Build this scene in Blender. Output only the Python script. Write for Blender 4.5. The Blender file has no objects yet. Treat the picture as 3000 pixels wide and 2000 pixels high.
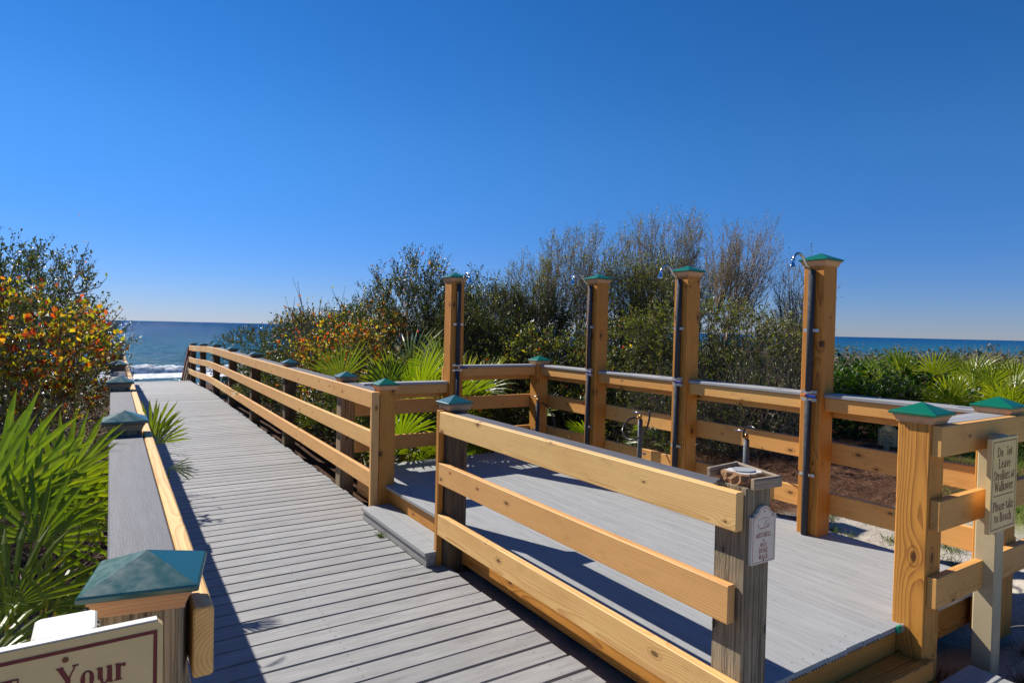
import bpy, math, random
import numpy as np
from mathutils import Vector, Matrix

R = math.radians
S = bpy.context.scene
COL = S.collection

# ------------------------------------------------------------------ camera
ROT = Matrix(((0.8398376, -0.0083318, -0.5427737), (-0.5423699, 0.0286199, -0.8396522), (0.0225300, 0.9995556, 0.0195172)))
cam = bpy.data.cameras.new('camera')
cam.sensor_width = 36.0
cam.lens = 22.2
cam.clip_start = 0.05
cam.clip_end = 60000
cam_o = bpy.data.objects.new('camera', cam)
COL.objects.link(cam_o)
cam_o.matrix_world = Matrix.Translation((0, 0, 1.6)) @ ROT.to_4x4()
S.camera = cam_o

# ------------------------------------------------------------------ sky + sun
SUN = Vector((-0.40, 1.05, 1.0)).normalized()
ELEV = math.asin(SUN.z)
AZ = math.atan2(SUN.x, SUN.y)
world = bpy.data.worlds.new('World')
S.world = world
world.use_nodes = True
wn = world.node_tree
wn.nodes.clear()
sky = wn.nodes.new('ShaderNodeTexSky')
sky.sky_type = 'NISHITA'
sky.sun_disc = False
sky.sun_elevation = ELEV
sky.sun_rotation = AZ
sky.altitude = 0
sky.air_density = 1.0
sky.dust_density = 0.0
sky.ozone_density = 3.0
hsv = wn.nodes.new('ShaderNodeHueSaturation')
hsv.inputs['Saturation'].default_value = 1.15
hsv.inputs['Value'].default_value = 1.0
bg = wn.nodes.new('ShaderNodeBackground')
bg.inputs['Strength'].default_value = 0.085
wo = wn.nodes.new('ShaderNodeOutputWorld')
wb = wn.nodes.new('ShaderNodeMix'); wb.data_type = 'RGBA'; wb.blend_type = 'MULTIPLY'
wb.inputs[0].default_value = 1.0
wb.inputs[7].default_value = (0.80, 0.96, 1.20, 1)      # camera white balance set for the warm sun
wn.links.new(sky.outputs[0], wb.inputs[6])
# deeper, polarised-looking blue: a film-like contrast curve on the sky, paler but less bright at the horizon
wtc = wn.nodes.new('ShaderNodeTexCoord'); wsep = wn.nodes.new('ShaderNodeSeparateXYZ')
wn.links.new(wtc.outputs['Generated'], wsep.inputs[0])
hz = wn.nodes.new('ShaderNodeMapRange'); hz.interpolation_type = 'SMOOTHSTEP'
hz.inputs[1].default_value = 0.0; hz.inputs[2].default_value = 0.30
hz.inputs[3].default_value = 1.0; hz.inputs[4].default_value = 0.0
wn.links.new(wsep.outputs[2], hz.inputs[0])
hm = wn.nodes.new('ShaderNodeMix'); hm.data_type = 'RGBA'; hm.blend_type = 'MULTIPLY'
hm.inputs[7].default_value = (0.66, 0.67, 0.90, 1)
wn.links.new(hz.outputs[0], hm.inputs[0])
wn.links.new(wb.outputs[2], hm.inputs[6])
gam = wn.nodes.new('ShaderNodeGamma'); gam.inputs[1].default_value = 1.12
nrm_ = wn.nodes.new('ShaderNodeVectorMath'); nrm_.operation = 'SCALE'; nrm_.inputs['Scale'].default_value = 0.116
wn.links.new(hm.outputs[2], nrm_.inputs[0])
wn.links.new(nrm_.outputs[0], gam.inputs[0])
wn.links.new(gam.outputs[0], hsv.inputs['Color'])
den = wn.nodes.new('ShaderNodeVectorMath'); den.operation = 'SCALE'; den.inputs['Scale'].default_value = 0.81 / 0.116
wn.links.new(hsv.outputs[0], den.inputs[0])
wn.links.new(den.outputs[0], bg.inputs['Color'])
wn.links.new(bg.outputs[0], wo.inputs['Surface'])

sun = bpy.data.lights.new('sun', 'SUN')
sun.energy = 4.9
sun.angle = R(0.53)
sun.color = (1.0, 0.95, 0.87)
sun_o = bpy.data.objects.new('sun', sun)
COL.objects.link(sun_o)
sun_o.rotation_euler = SUN.to_track_quat('Z', 'Y').to_euler()
sun_o.location = (-10, 20, 25)

S.view_settings.view_transform = 'Standard'
S.view_settings.look = 'None'
S.view_settings.exposure = 0.45
S.view_settings.gamma = 1.0
S.view_settings.use_curve_mapping = False

# ------------------------------------------------------------------ object helpers
WM = {}          # world matrices of everything built, for parenting
I4 = Matrix.Identity(4)

def link(o, world=None, parent=None):
    COL.objects.link(o)
    world = world or I4
    WM[o.name] = world.copy()
    if parent is not None:
        o.parent = parent
        o.matrix_basis = WM[parent.name].inverted() @ world
    else:
        o.matrix_basis = world
    return o

def tag(o, label=None, cat=None, group=None, kind=None):
    if label: o['label'] = label
    if cat: o['category'] = cat
    if group: o['group'] = group
    if kind: o['kind'] = kind
    return o

def thing(name, loc, label, cat, group=None, rotz=0.0, world=None):
    o = bpy.data.objects.new(name, None)
    o.empty_display_size = 0.1
    link(o, world or (Matrix.Translation(loc) @ Matrix.Rotation(rotz, 4, 'Z')))
    return tag(o, label, cat, group)

def mesh_np(name, V, F, mats, fm=None, smooth=False):
    """V (n,3) array, F list of faces or (m,k) int array"""
    me = bpy.data.meshes.new(name)
    V = np.asarray(V, dtype=np.float32)
    if isinstance(F, np.ndarray):
        m, k = F.shape
        me.vertices.add(len(V)); me.vertices.foreach_set('co', V.ravel())
        me.loops.add(m * k); me.loops.foreach_set('vertex_index', F.astype(np.int32).ravel())
        me.polygons.add(m)
        me.polygons.foreach_set('loop_start', np.arange(0, m * k, k, dtype=np.int32))
        me.polygons.foreach_set('loop_total', np.full(m, k, dtype=np.int32))
        me.update(calc_edges=True)
    else:
        me.from_pydata([tuple(map(float, v)) for v in V], [], F)
        me.update()
    for mt in (mats if isinstance(mats, (list, tuple)) else [mats]):
        me.materials.append(mt)
    if fm is not None:
        me.polygons.foreach_set('material_index', np.asarray(fm, dtype=np.int32))
    if smooth:
        me.polygons.foreach_set('use_smooth', np.ones(len(me.polygons), dtype=bool))
    me.update()
    return me

def obj(name, me, world=None, parent=None):
    return link(bpy.data.objects.new(name, me), world, parent)

class MB:
    def __init__(s): s.v = []; s.f = []
    def add(s, vs, fs):
        b = len(s.v); s.v += [tuple(v) for v in vs]; s.f += [[i + b for i in f] for f in fs]
    def box(s, a, b):
        x0, y0, z0 = a; x1, y1, z1 = b
        s.add([(x0,y0,z0),(x1,y0,z0),(x1,y1,z0),(x0,y1,z0),(x0,y0,z1),(x1,y0,z1),(x1,y1,z1),(x0,y1,z1)],
              [[3,2,1,0],[4,5,6,7],[0,1,5,4],[1,2,6,5],[2,3,7,6],[3,0,4,7]])
    def tube(s, pts, r, n=10, caps=True):
        pts = [Vector(p) for p in pts]; rings = []
        rr = r if isinstance(r, (list, tuple)) else [r] * len(pts)
        ref = None
        for i, p in enumerate(pts):
            t = (pts[min(i+1, len(pts)-1)] - pts[max(i-1, 0)]).normalized()
            if ref is None: ref = t.orthogonal().normalized()
            ref = (ref - t * ref.dot(t)).normalized()
            b = t.cross(ref)
            rings.append([p + (ref * math.cos(2*math.pi*k/n) + b * math.sin(2*math.pi*k/n)) * rr[i] for k in range(n)])
        base = len(s.v)
        for rg in rings: s.v += [tuple(q) for q in rg]
        for i in range(len(pts)-1):
            for k in range(n):
                a = base + i*n + k; b2 = base + i*n + (k+1) % n
                s.f.append([a, b2, b2+n, a+n])
        if caps:
            s.f.append([base + k for k in range(n)][::-1])
            s.f.append([base + (len(pts)-1)*n + k for k in range(n)])
    def prism(s, poly, z0, z1):
        n = len(poly); b = len(s.v)
        s.v += [(x, y, z0) for x, y in poly] + [(x, y, z1) for x, y in poly]
        s.f.append([b+i for i in range(n)][::-1]); s.f.append([b+n+i for i in range(n)])
        for i in range(n): s.f.append([b+i, b+(i+1) % n, b+n+(i+1) % n, b+n+i])
    def build(s, name, mat, parent=None, world=None, smooth=False):
        me = mesh_np(name, s.v, s.f, mat, smooth=smooth)
        return obj(name, me, world, parent)

_board_cache = {}
rnd = random.Random(7)

def board(name, p0, p1, wy, wz, up=(0,0,1), mat=None, parent=None, ch=0.004, share=None, roll=0.0):
    """a timber from p0 to p1 (centre line); wz along 'up', wy across; grain runs along local X"""
    p0 = Vector(p0); p1 = Vector(p1); up = Vector(up)
    x = (p1 - p0); L = x.length; x.normalize()
    z = (up - x * up.dot(x)).normalized(); y = z.cross(x)
    key = (share, round(L, 4), round(wy, 4), round(wz, 4), mat.name) if share else None
    if key and key in _board_cache: me = _board_cache[key]
    else:
        a, b, c = wy/2, wz/2, min(ch, wy/3, wz/3)
        prof = [(-a+c,-b),(a-c,-b),(a,-b+c),(a,b-c),(a-c,b),(-a+c,b),(-a,b-c),(-a,-b+c)]
        V = []; e = c*0.6
        for xx, sc in ((-L/2, 1), (-L/2+e, 0), (L/2-e, 0), (L/2, 1)):
            for (u, w) in prof:
                k = e if sc else 0
                V.append((xx, u - math.copysign(k, u), w - math.copysign(k, w)))
        F = []
        for s_ in range(3):
            for k in range(8):
                F.append([s_*8+k, s_*8+(k+1) % 8, (s_+1)*8+(k+1) % 8, (s_+1)*8+k])
        F = [f[::-1] for f in F]
        F.append(list(range(8))); F.append([24+k for k in range(8)][::-1])
        F = [f[::-1] for f in F]
        me = mesh_np(name, V, F, mat)
        if key: _board_cache[key] = me
    M = Matrix((x, y, z)).transposed().to_4x4()
    M.translation = (p0 + p1) / 2
    return obj(name, me, M, parent)

# ------------------------------------------------------------------ materials
def mat_new(name):
    m = bpy.data.materials.new(name); m.use_nodes = True
    nt = m.node_tree; nt.nodes.clear()
    out = nt.nodes.new('ShaderNodeOutputMaterial')
    return m, nt, out

class N:
    def __init__(s, nt): s.nt = nt
    def node(s, t, **kw):
        n = s.nt.nodes.new(t)
        for k, v in kw.items(): setattr(n, k, v)
        return n
    def put(s, sock, v):
        if hasattr(v, 'links') or isinstance(v, bpy.types.NodeSocket): s.nt.links.new(v, sock)
        elif isinstance(v, (tuple, list)) and len(v) == 3 and sock.type == 'RGBA': sock.default_value = (*v, 1)
        else: sock.default_value = v
    def m(s, op, a, b=0.0, c=None):
        n = s.node('ShaderNodeMath', operation=op); s.put(n.inputs[0], a); s.put(n.inputs[1], b)
        if c is not None: s.put(n.inputs[2], c)
        return n.outputs[0]
    def vm(s, op, a, b=(0,0,0)):
        n = s.node('ShaderNodeVectorMath', operation=op); s.put(n.inputs[0], a); s.put(n.inputs[1], b)
        return n.outputs[1] if op in ('LENGTH','DISTANCE','DOT_PRODUCT') else n.outputs[0]
    def comb(s, x, y, z):
        n = s.node('ShaderNodeCombineXYZ'); s.put(n.inputs[0], x); s.put(n.inputs[1], y); s.put(n.inputs[2], z); return n.outputs[0]
    def sep(s, v):
        n = s.node('ShaderNodeSeparateXYZ'); s.put(n.inputs[0], v); return n.outputs
    def noise(s, vec, scale, detail=3.0, rough=0.55, dist=0.0):
        n = s.node('ShaderNodeTexNoise'); s.put(n.inputs['Vector'], vec); n.inputs['Scale'].default_value = scale
        n.inputs['Detail'].default_value = detail; n.inputs['Roughness'].default_value = rough; n.inputs['Distortion'].default_value = dist
        return n.outputs[0]
    def ramp(s, fac, stops, interp='LINEAR'):
        n = s.node('ShaderNodeValToRGB'); n.color_ramp.interpolation = interp
        el = n.color_ramp.elements
        while len(el) < len(stops): el.new(0.5)
        for e, (p, c) in zip(el, stops):
            e.position = p; e.color = (*c, 1) if len(c) == 3 else c
        s.put(n.inputs[0], fac); return n.outputs[0]
    def mix(s, fac, a, b, mode='MIX'):
        n = s.node('ShaderNodeMix', data_type='RGBA', blend_type=mode)
        s.put(n.inputs[0], fac); s.put(n.inputs[6], a); s.put(n.inputs[7], b); return n.outputs[2]
    def mapr(s, v, a, b, c, d, clamp=True, smooth=False):
        n = s.node('ShaderNodeMapRange', clamp=clamp)
        if smooth: n.interpolation_type = 'SMOOTHSTEP'
        s.put(n.inputs[0], v)
        for i, q in enumerate((a, b, c, d)): s.put(n.inputs[i+1], q)
        return n.outputs[0]
    def bump(s, h, strength, dist, normal=None):
        n = s.node('ShaderNodeBump'); s.put(n.inputs['Height'], h)
        n.inputs['Strength'].default_value = strength; n.inputs['Distance'].default_value = dist
        if normal is not None: s.put(n.inputs['Normal'], normal)
        return n.outputs[0]
    def bsdf(s, out, color, rough=0.6, normal=None, metallic=0.0, spec=0.5, **kw):
        n = s.node('ShaderNodeBsdfPrincipled'); s.put(n.inputs['Base Color'], color); s.put(n.inputs['Roughness'], rough)
        s.put(n.inputs['Metallic'], metallic); s.put(n.inputs['Specular IOR Level'], spec)
        if normal is not None: s.put(n.inputs['Normal'], normal)
        for k, v in kw.items(): s.put(n.inputs[k], v)
        if out is not None: s.nt.links.new(n.outputs[0], out.inputs['Surface'])
        return n.outputs[0]

def wood(name, early, late, tint, ring=0.011, contrast=1.0, rough=0.6, fiber=0.5, weather=0.0, knots=0.05, bump=0.4, dirt=0.0, kx=2.5):
    m, nt, out = mat_new(name); n = N(nt)
    tc = n.node('ShaderNodeTexCoord').outputs['Object']
    oi = n.node('ShaderNodeObjectInfo').outputs['Random']
    r1 = n.m('FRACT', n.m('MULTIPLY', oi, 17.13)); r2 = n.m('FRACT', n.m('MULTIPLY', oi, 71.7)); r3 = n.m('FRACT', n.m('MULTIPLY', oi, 233.1))
    x, y, z = n.sep(tc)
    xs = n.m('ADD', x, n.m('MULTIPLY', oi, 61.0))
    P = n.comb(xs, y, z)
    slow = n.noise(n.vm('MULTIPLY', P, (0.7, 2.0, 2.0)), 1.0, 2.0, 0.45)
    slow = n.m('SUBTRACT', slow, 0.5)
    slow2 = n.m('SUBTRACT', n.noise(n.vm('ADD', n.vm('MULTIPLY', P, (1.6, 9, 9)), (5.2, 1.1, 7.7)), 1.0, 2.0, 0.5), 0.5)
    vor = n.node('ShaderNodeTexVoronoi', voronoi_dimensions='2D'); vor.inputs['Scale'].default_value = 1.0
    n.put(vor.inputs['Vector'], n.comb(n.m('MULTIPLY', xs, kx), n.m('ADD', n.m('MULTIPLY', n.m('ADD', y, z), kx * 2.0), n.m('MULTIPLY', r3, 7.0)), 0.37))
    vcol = vor.outputs['Color']; vr = n.sep(vcol)[0]
    kd = n.m('DIVIDE', vor.outputs['Distance'], n.mapr(vr, 0.0, 1.0, 0.08, 1.0))
    kpull = n.m('POWER', 2.718, n.m('MULTIPLY', n.m('MULTIPLY', kd, kd), -22.0))
    yc = n.m('ADD', y, n.m('ADD', n.m('MULTIPLY', n.m('SUBTRACT', r1, 0.5), 0.12), n.m('MULTIPLY', slow, 0.075)))
    zc = n.m('ADD', z, n.m('ADD', n.m('MULTIPLY', r2, 0.10), n.m('ADD', 0.03, n.m('MULTIPLY', slow2, 0.014))))
    rad = n.m('SQRT', n.m('ADD', n.m('MULTIPLY', yc, yc), n.m('MULTIPLY', zc, zc)))
    rad = n.m('ADD', rad, n.m('MULTIPLY', kpull, 0.016))
    ph = n.m('MULTIPLY', rad, 1.0 / ring)
    saw = n.m('FRACT', ph)
    saw = n.m('POWER', saw, 2.2)
    edge = n.m('SUBTRACT', 1.0, n.mapr(n.m('FRACT', ph), 0.93, 1.0, 0.0, 1.0))
    ringv = n.m('MULTIPLY', saw, edge)
    fib = n.noise(n.vm('MULTIPLY', P, (5, 170, 170)), 1.0, 2.0, 0.6)
    fib2 = n.noise(n.vm('MULTIPLY', P, (2, 40, 40)), 1.0, 3.0, 0.6)
    fac = n.m('MULTIPLY', ringv, contrast)
    fac = n.m('MULTIPLY', fac, n.mapr(fib2, 0.3, 0.7, 0.55, 1.1))
    c = n.mix(fac, early, late)
    c = n.mix(n.mapr(fib, 0.35, 0.75, 0.0, fiber * 0.45), c, late)
    c = n.mix(n.m('MULTIPLY', r3, 0.95), c, n.mix(1.0, c, tint, 'MULTIPLY'))
    blot = n.noise(n.vm('MULTIPLY', P, (2.0, 6, 6)), 1.0, 3.0, 0.55)
    c = n.mix(n.mapr(blot, 0.5, 0.8, 0.0, 0.35), c, n.mix(1.0, c, (0.72, 0.6, 0.45), 'MULTIPLY'))
    if knots > 0:
        kk = n.mapr(kd, knots, knots + 0.05, 1.0, 0.0, smooth=True)
        c = n.mix(n.m('MULTIPLY', kk, 0.92), c, tuple(0.30 * v for v in late))
        ring2 = n.mapr(n.m('ABSOLUTE', n.m('SUBTRACT', kd, knots + 0.07)), 0.0, 0.02, 0.7, 0.0)
        c = n.mix(ring2, c, tuple(0.8 * v for v in late))
    if weather > 0:
        w1 = n.noise(n.vm('MULTIPLY', P, (1.2, 55, 55)), 1.0, 4.0, 0.7)
        w2 = n.noise(n.vm('MULTIPLY', P, (3.0, 5, 5)), 1.0, 3.0, 0.6)
        c = n.mix(n.mapr(w1, 0.52, 0.66, 0.0, weather), c, (0.035, 0.028, 0.022))
        c = n.mix(n.mapr(w2, 0.5, 0.72, 0.0, weather * 0.6), c, (0.10, 0.09, 0.055))
    if dirt > 0:
        w3 = n.noise(n.vm('MULTIPLY', P, (6.0, 14, 14)), 1.0, 4.0, 0.65)
        c = n.mix(n.mapr(w3, 0.56, 0.8, 0.0, dirt), c, n.mix(1.0, c, (0.45, 0.40, 0.34), 'MULTIPLY'))
    h = n.m('ADD', n.m('MULTIPLY', ringv, -0.6), n.m('MULTIPLY', fib, 0.8))
    if weather > 0: h = n.m('SUBTRACT', h, n.m('MULTIPLY', n.mapr(w1, 0.5, 0.66, 0.0, 1.0), 2.2))
    nrm = n.bump(h, bump, 0.0012 if weather == 0 else 0.003)
    n.bsdf(out, c, rough, nrm, spec=0.35)
    return m

pine = wood('new_pine', (0.84, 0.545, 0.205), (0.56, 0.26, 0.075), (0.92, 0.78, 0.72), ring=0.0085, contrast=0.95, fiber=0.35, knots=0.042, dirt=0.4)
treated = wood('treated_pine', (0.67, 0.30, 0.052), (0.20, 0.060, 0.009), (0.95, 0.86, 0.72), ring=0.0072, contrast=0.95, fiber=0.5, knots=0.032, dirt=0.5, kx=2.0)
fencepine = wood('fence_pine', (0.76, 0.42, 0.125), (0.42, 0.17, 0.036), (0.92, 0.80, 0.68), ring=0.0075, contrast=0.75, fiber=0.35, knots=0.036, dirt=0.45)
collarwood = wood('collar_wood', (0.66, 0.38, 0.20), (0.40, 0.19, 0.08), (0.9, 0.85, 0.8), ring=0.01, contrast=0.5, fiber=0.4, knots=0.0, dirt=0.5)
collar_old = wood('weathered_collar_wood', (0.40, 0.31, 0.21), (0.22, 0.15, 0.09), (0.9, 0.88, 0.85), ring=0.01, contrast=0.6, fiber=0.5, weather=0.5, knots=0.0, dirt=0.5)
greywood = wood('weathered_grey_wood', (0.42, 0.33, 0.21), (0.17, 0.115, 0.065), (0.85, 0.85, 0.85), ring=0.010, contrast=0.9, rough=0.85, fiber=0.9, weather=0.85, knots=0.05, bump=0.9, dirt=0.7)
darkwood = wood('stained_dark_wood', (0.19, 0.135, 0.08), (0.09, 0.055, 0.03), (0.85, 0.85, 0.85), ring=0.010, contrast=0.9, rough=0.85, fiber=0.9, weather=0.95, knots=0.05, bump=0.9, dirt=0.8)

def composite(name, base, var=0.22, speck=0.25, groove=True, rough=0.62, blot=0.0, each=0.28):
    m, nt, out = mat_new(name); n = N(nt)
    tc = n.node('ShaderNodeTexCoord').outputs['Object']
    oi = n.node('ShaderNodeObjectInfo').outputs['Random']
    x, y, z = n.sep(tc)
    P = n.comb(n.m('ADD', x, n.m('MULTIPLY', oi, 43.0)), y, z)
    a = n.noise(n.vm('MULTIPLY', P, (4.0, 45, 45)), 1.0, 4.0, 0.6)
    b = n.noise(n.vm('MULTIPLY', P, (5, 12, 12)), 1.0, 4.0, 0.6)
    g = n.noise(n.vm('MULTIPLY', P, (22, 260, 260)), 1.0, 2.0, 0.6)
    s = n.noise(n.vm('MULTIPLY', P, (1, 1, 1)), 260.0, 2.0, 0.6)
    dark = tuple(v * (1 - var) * 0.8 for v in base); lite = tuple(v * (1 + var) for v in base)
    c = n.mix(n.mapr(a, 0.3, 0.72, 0, 1), dark, lite)
    c = n.mix(n.mapr(b, 0.4, 0.72, 0, 0.2 + blot), c, tuple(v * 0.78 for v in base))
    c = n.mix(n.mapr(s, 0.42, 0.7, 0, speck), c, tuple(min(0.8, v * 1.7) for v in base))
    c = n.mix(n.m('MULTIPLY', n.m('FRACT', n.m('MULTIPLY', oi, 91.3)), each), c, tuple(v * 0.6 for v in base))
    if blot > 0:
        q = n.noise(n.vm('MULTIPLY', P, (3.0, 9, 9)), 1.0, 5.0, 0.7)
        c = n.mix(n.mapr(q, 0.55, 0.75, 0, blot), c, (0.09, 0.08, 0.07))
    h = n.m('ADD', n.m('MULTIPLY', g, 0.9), n.m('MULTIPLY', s, 0.4)) if groove else s
    n.bsdf(out, c, rough, n.bump(h, 0.5, 0.0009), spec=0.4)
    return m
walk_grey = composite('walkway_composite', (0.315, 0.31, 0.30), var=0.15, blot=0.5, each=0.5)
deck_grey = composite('shower_deck_composite', (0.35, 0.355, 0.35), var=0.035, speck=0.08, blot=0.02, each=0.07)
cap_grey = composite('cap_rail_composite', (0.115, 0.112, 0.116), var=0.12, speck=0.5, blot=0.2)
capnew_grey = composite('new_cap_rail_composite', (0.34, 0.335, 0.33), var=0.12, speck=0.3, blot=0.15)

def paint(name, col, rough=0.35, bump=0.1, wear=0.0, wearcol=(0.3, 0.3, 0.3), spec=0.5, metallic=0.0, scale=40):
    m, nt, out = mat_new(name); n = N(nt)
    tc = n.node('ShaderNodeTexCoord').outputs['Object']
    a = n.noise(tc, scale, 4.0, 0.6); b = n.noise(tc, scale * 6, 2.0, 0.6)
    c = n.mix(n.mapr(a, 0.35, 0.7, 0, 0.3), col, tuple(v * 0.7 for v in col))
    if wear > 0: c = n.mix(n.mapr(b, 0.6, 0.75, 0, wear), c, wearcol)
    n.bsdf(out, c, n.mapr(a, 0.3, 0.7, rough * 0.8, rough * 1.3), n.bump(b, bump, 0.0006), metallic, spec)
    return m
cap_new = paint('green_cap_paint', (0.003, 0.135, 0.072), 0.30)
cap_old = paint('faded_teal_cap_paint', (0.012, 0.095, 0.092), 0.27, spec=0.8, wear=0.14, wearcol=(0.16, 0.25, 0.25))
steel = paint('stainless_steel', (0.55, 0.55, 0.55), 0.22, 0.1, metallic=1.0)
chrome = paint('chrome', (0.62, 0.66, 0.72), 0.1, 0.02, metallic=1.0)
zinc = paint('galvanised_strap', (0.62, 0.63, 0.62), 0.35, 0.2, metallic=0.7)
foam = paint('black_foam_insulation', (0.038, 0.043, 0.052), 0.75, 1.0, wear=0.3, wearcol=(0.06, 0.065, 0.075), spec=0.3)
rubber = paint('black_hose', (0.02, 0.022, 0.026), 0.25, 0.05)
greypipe = paint('grey_pipe_wrap', (0.07, 0.08, 0.095), 0.6, 0.8)
brass = paint('brass_fitting', (0.42, 0.24, 0.09), 0.3, 0.1, metallic=1.0)
bluehandle = paint('blue_valve_handle', (0.01, 0.04, 0.22), 0.3)
orangebit = paint('orange_valve_nut', (0.6, 0.13, 0.02), 0.4)
green_tag = paint('green_tape', (0.01, 0.28, 0.15), 0.5)
cream = paint('cream_sign_board', (0.80, 0.57, 0.25), 0.45, 0.2, wear=0.15, wearcol=(0.72, 0.54, 0.28), scale=12)
cream2 = paint('cream_sign_post', (0.50, 0.41, 0.24), 0.5, 0.3, wear=0.2, wearcol=(0.62, 0.58, 0.46), scale=15)
whitep = paint('white_sign_board', (0.78, 0.66, 0.52), 0.4, 0.2, scale=20)
edgewhite = paint('white_sign_edge', (0.70, 0.66, 0.58), 0.5, 0.4, wear=0.3, wearcol=(0.3, 0.28, 0.25), scale=20)
maroon = paint('maroon_lettering', (0.17, 0.012, 0.014), 0.5, 0.05)
redink = paint('red_lettering', (0.34, 0.05, 0.025), 0.5, 0.05)
screw_hollow_m = paint('screw_head_and_hollow_shade', (0.03, 0.027, 0.024), 0.6, 0.1)  # also colours the flat discs painted as shade in board-end hollows
rust = paint('rusty_screw', (0.22, 0.07, 0.025), 0.8, 0.6)
redstain = paint('reddish_stain_wood', (0.16, 0.035, 0.015), 0.7, 0.6)
glue = paint('dried_white_glue', (0.55, 0.52, 0.47), 0.8, 1.0, scale=30)
rustglue = paint('rusty_foam_glue', (0.25, 0.13, 0.06), 0.9, 1.0, wear=1.0, wearcol=(0.36, 0.28, 0.19), scale=70)

# ================================================================== TERRAIN
def sstep(a, b, x):
    t = np.clip((np.asarray(x, float) - a) / (b - a), 0, 1); return t * t * (3 - 2 * t)

def vnoise(x, y, seed=0):
    """cheap smooth value noise"""
    x = np.asarray(x, float); y = np.asarray(y, float)
    xi = np.floor(x); yi = np.floor(y); xf = x - xi; yf = y - yi
    def h(a, b):
        v = np.sin(a * 127.1 + b * 311.7 + seed * 74.7) * 43758.5453
        return v - np.floor(v)
    u = xf * xf * (3 - 2 * xf); w = yf * yf * (3 - 2 * yf)
    return (h(xi, yi)*(1-u) + h(xi+1, yi)*u)*(1-w) + (h(xi, yi+1)*(1-u) + h(xi+1, yi+1)*u)*w

SEA = -3.5
def ground(x, y):
    x = np.asarray(x, float); y = np.asarray(y, float)
    g = -0.16 + 0 * x
    g = g + 0.26 * sstep(4.15, 4.9, x) * sstep(9.0, 5.0, y) + 0.05 * sstep(3.2, 4.2, x) * sstep(1.5, 1.2, y)
    g = g + 0.13 * sstep(3.5, 4.3, x) * sstep(1.6, 1.3, y)
    g = g + 0.105 * sstep(1.75, 1.9, x) * sstep(2.5, 2.1, x) * sstep(4.0, 3.7, y)
    g = g - 0.25 * sstep(0.2, -1.2, x)
    dist = np.sqrt(x * x + y * y)
    g = g - 0.9 * sstep(9, 60, dist)
    g = g + 0.05 * (vnoise(x * 1.3, y * 1.3, 1) - 0.5) * sstep(1.0, 4.0, dist) + 0.02 * (vnoise(x * 5, y * 5, 2) - 0.5)
    g = g + 0.5 * (vnoise(x * 0.16, y * 0.16, 3) - 0.5) * sstep(9, 22, dist)
    g = g - 2.2 * sstep(20.5, 33, y) - 2.0 * sstep(45, 85, y)
    return g

def axis(lo, hi, fine_lo, fine_hi, step, growth=1.09):
    a = list(np.arange(fine_lo, fine_hi, step)); s = step
    while a[-1] < hi: s *= growth; a.append(a[-1] + s)
    s = step
    while a[0] > lo: s *= growth; a.insert(0, a[0] - s)
    return np.array(a)

gx = axis(-260, 420, -3.0, 13.0, 0.10); gy = axis(-60, 110, -1.0, 9.0, 0.10)
GX, GY = np.meshgrid(gx, gy, indexing='ij')
GZ = ground(GX, GY)
nx, ny = GX.shape
idx = np.arange(nx * ny).reshape(nx, ny)
quads = np.stack([idx[:-1, :-1], idx[1:, :-1], idx[1:, 1:], idx[:-1, 1:]], -1).reshape(-1, 4)

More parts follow.
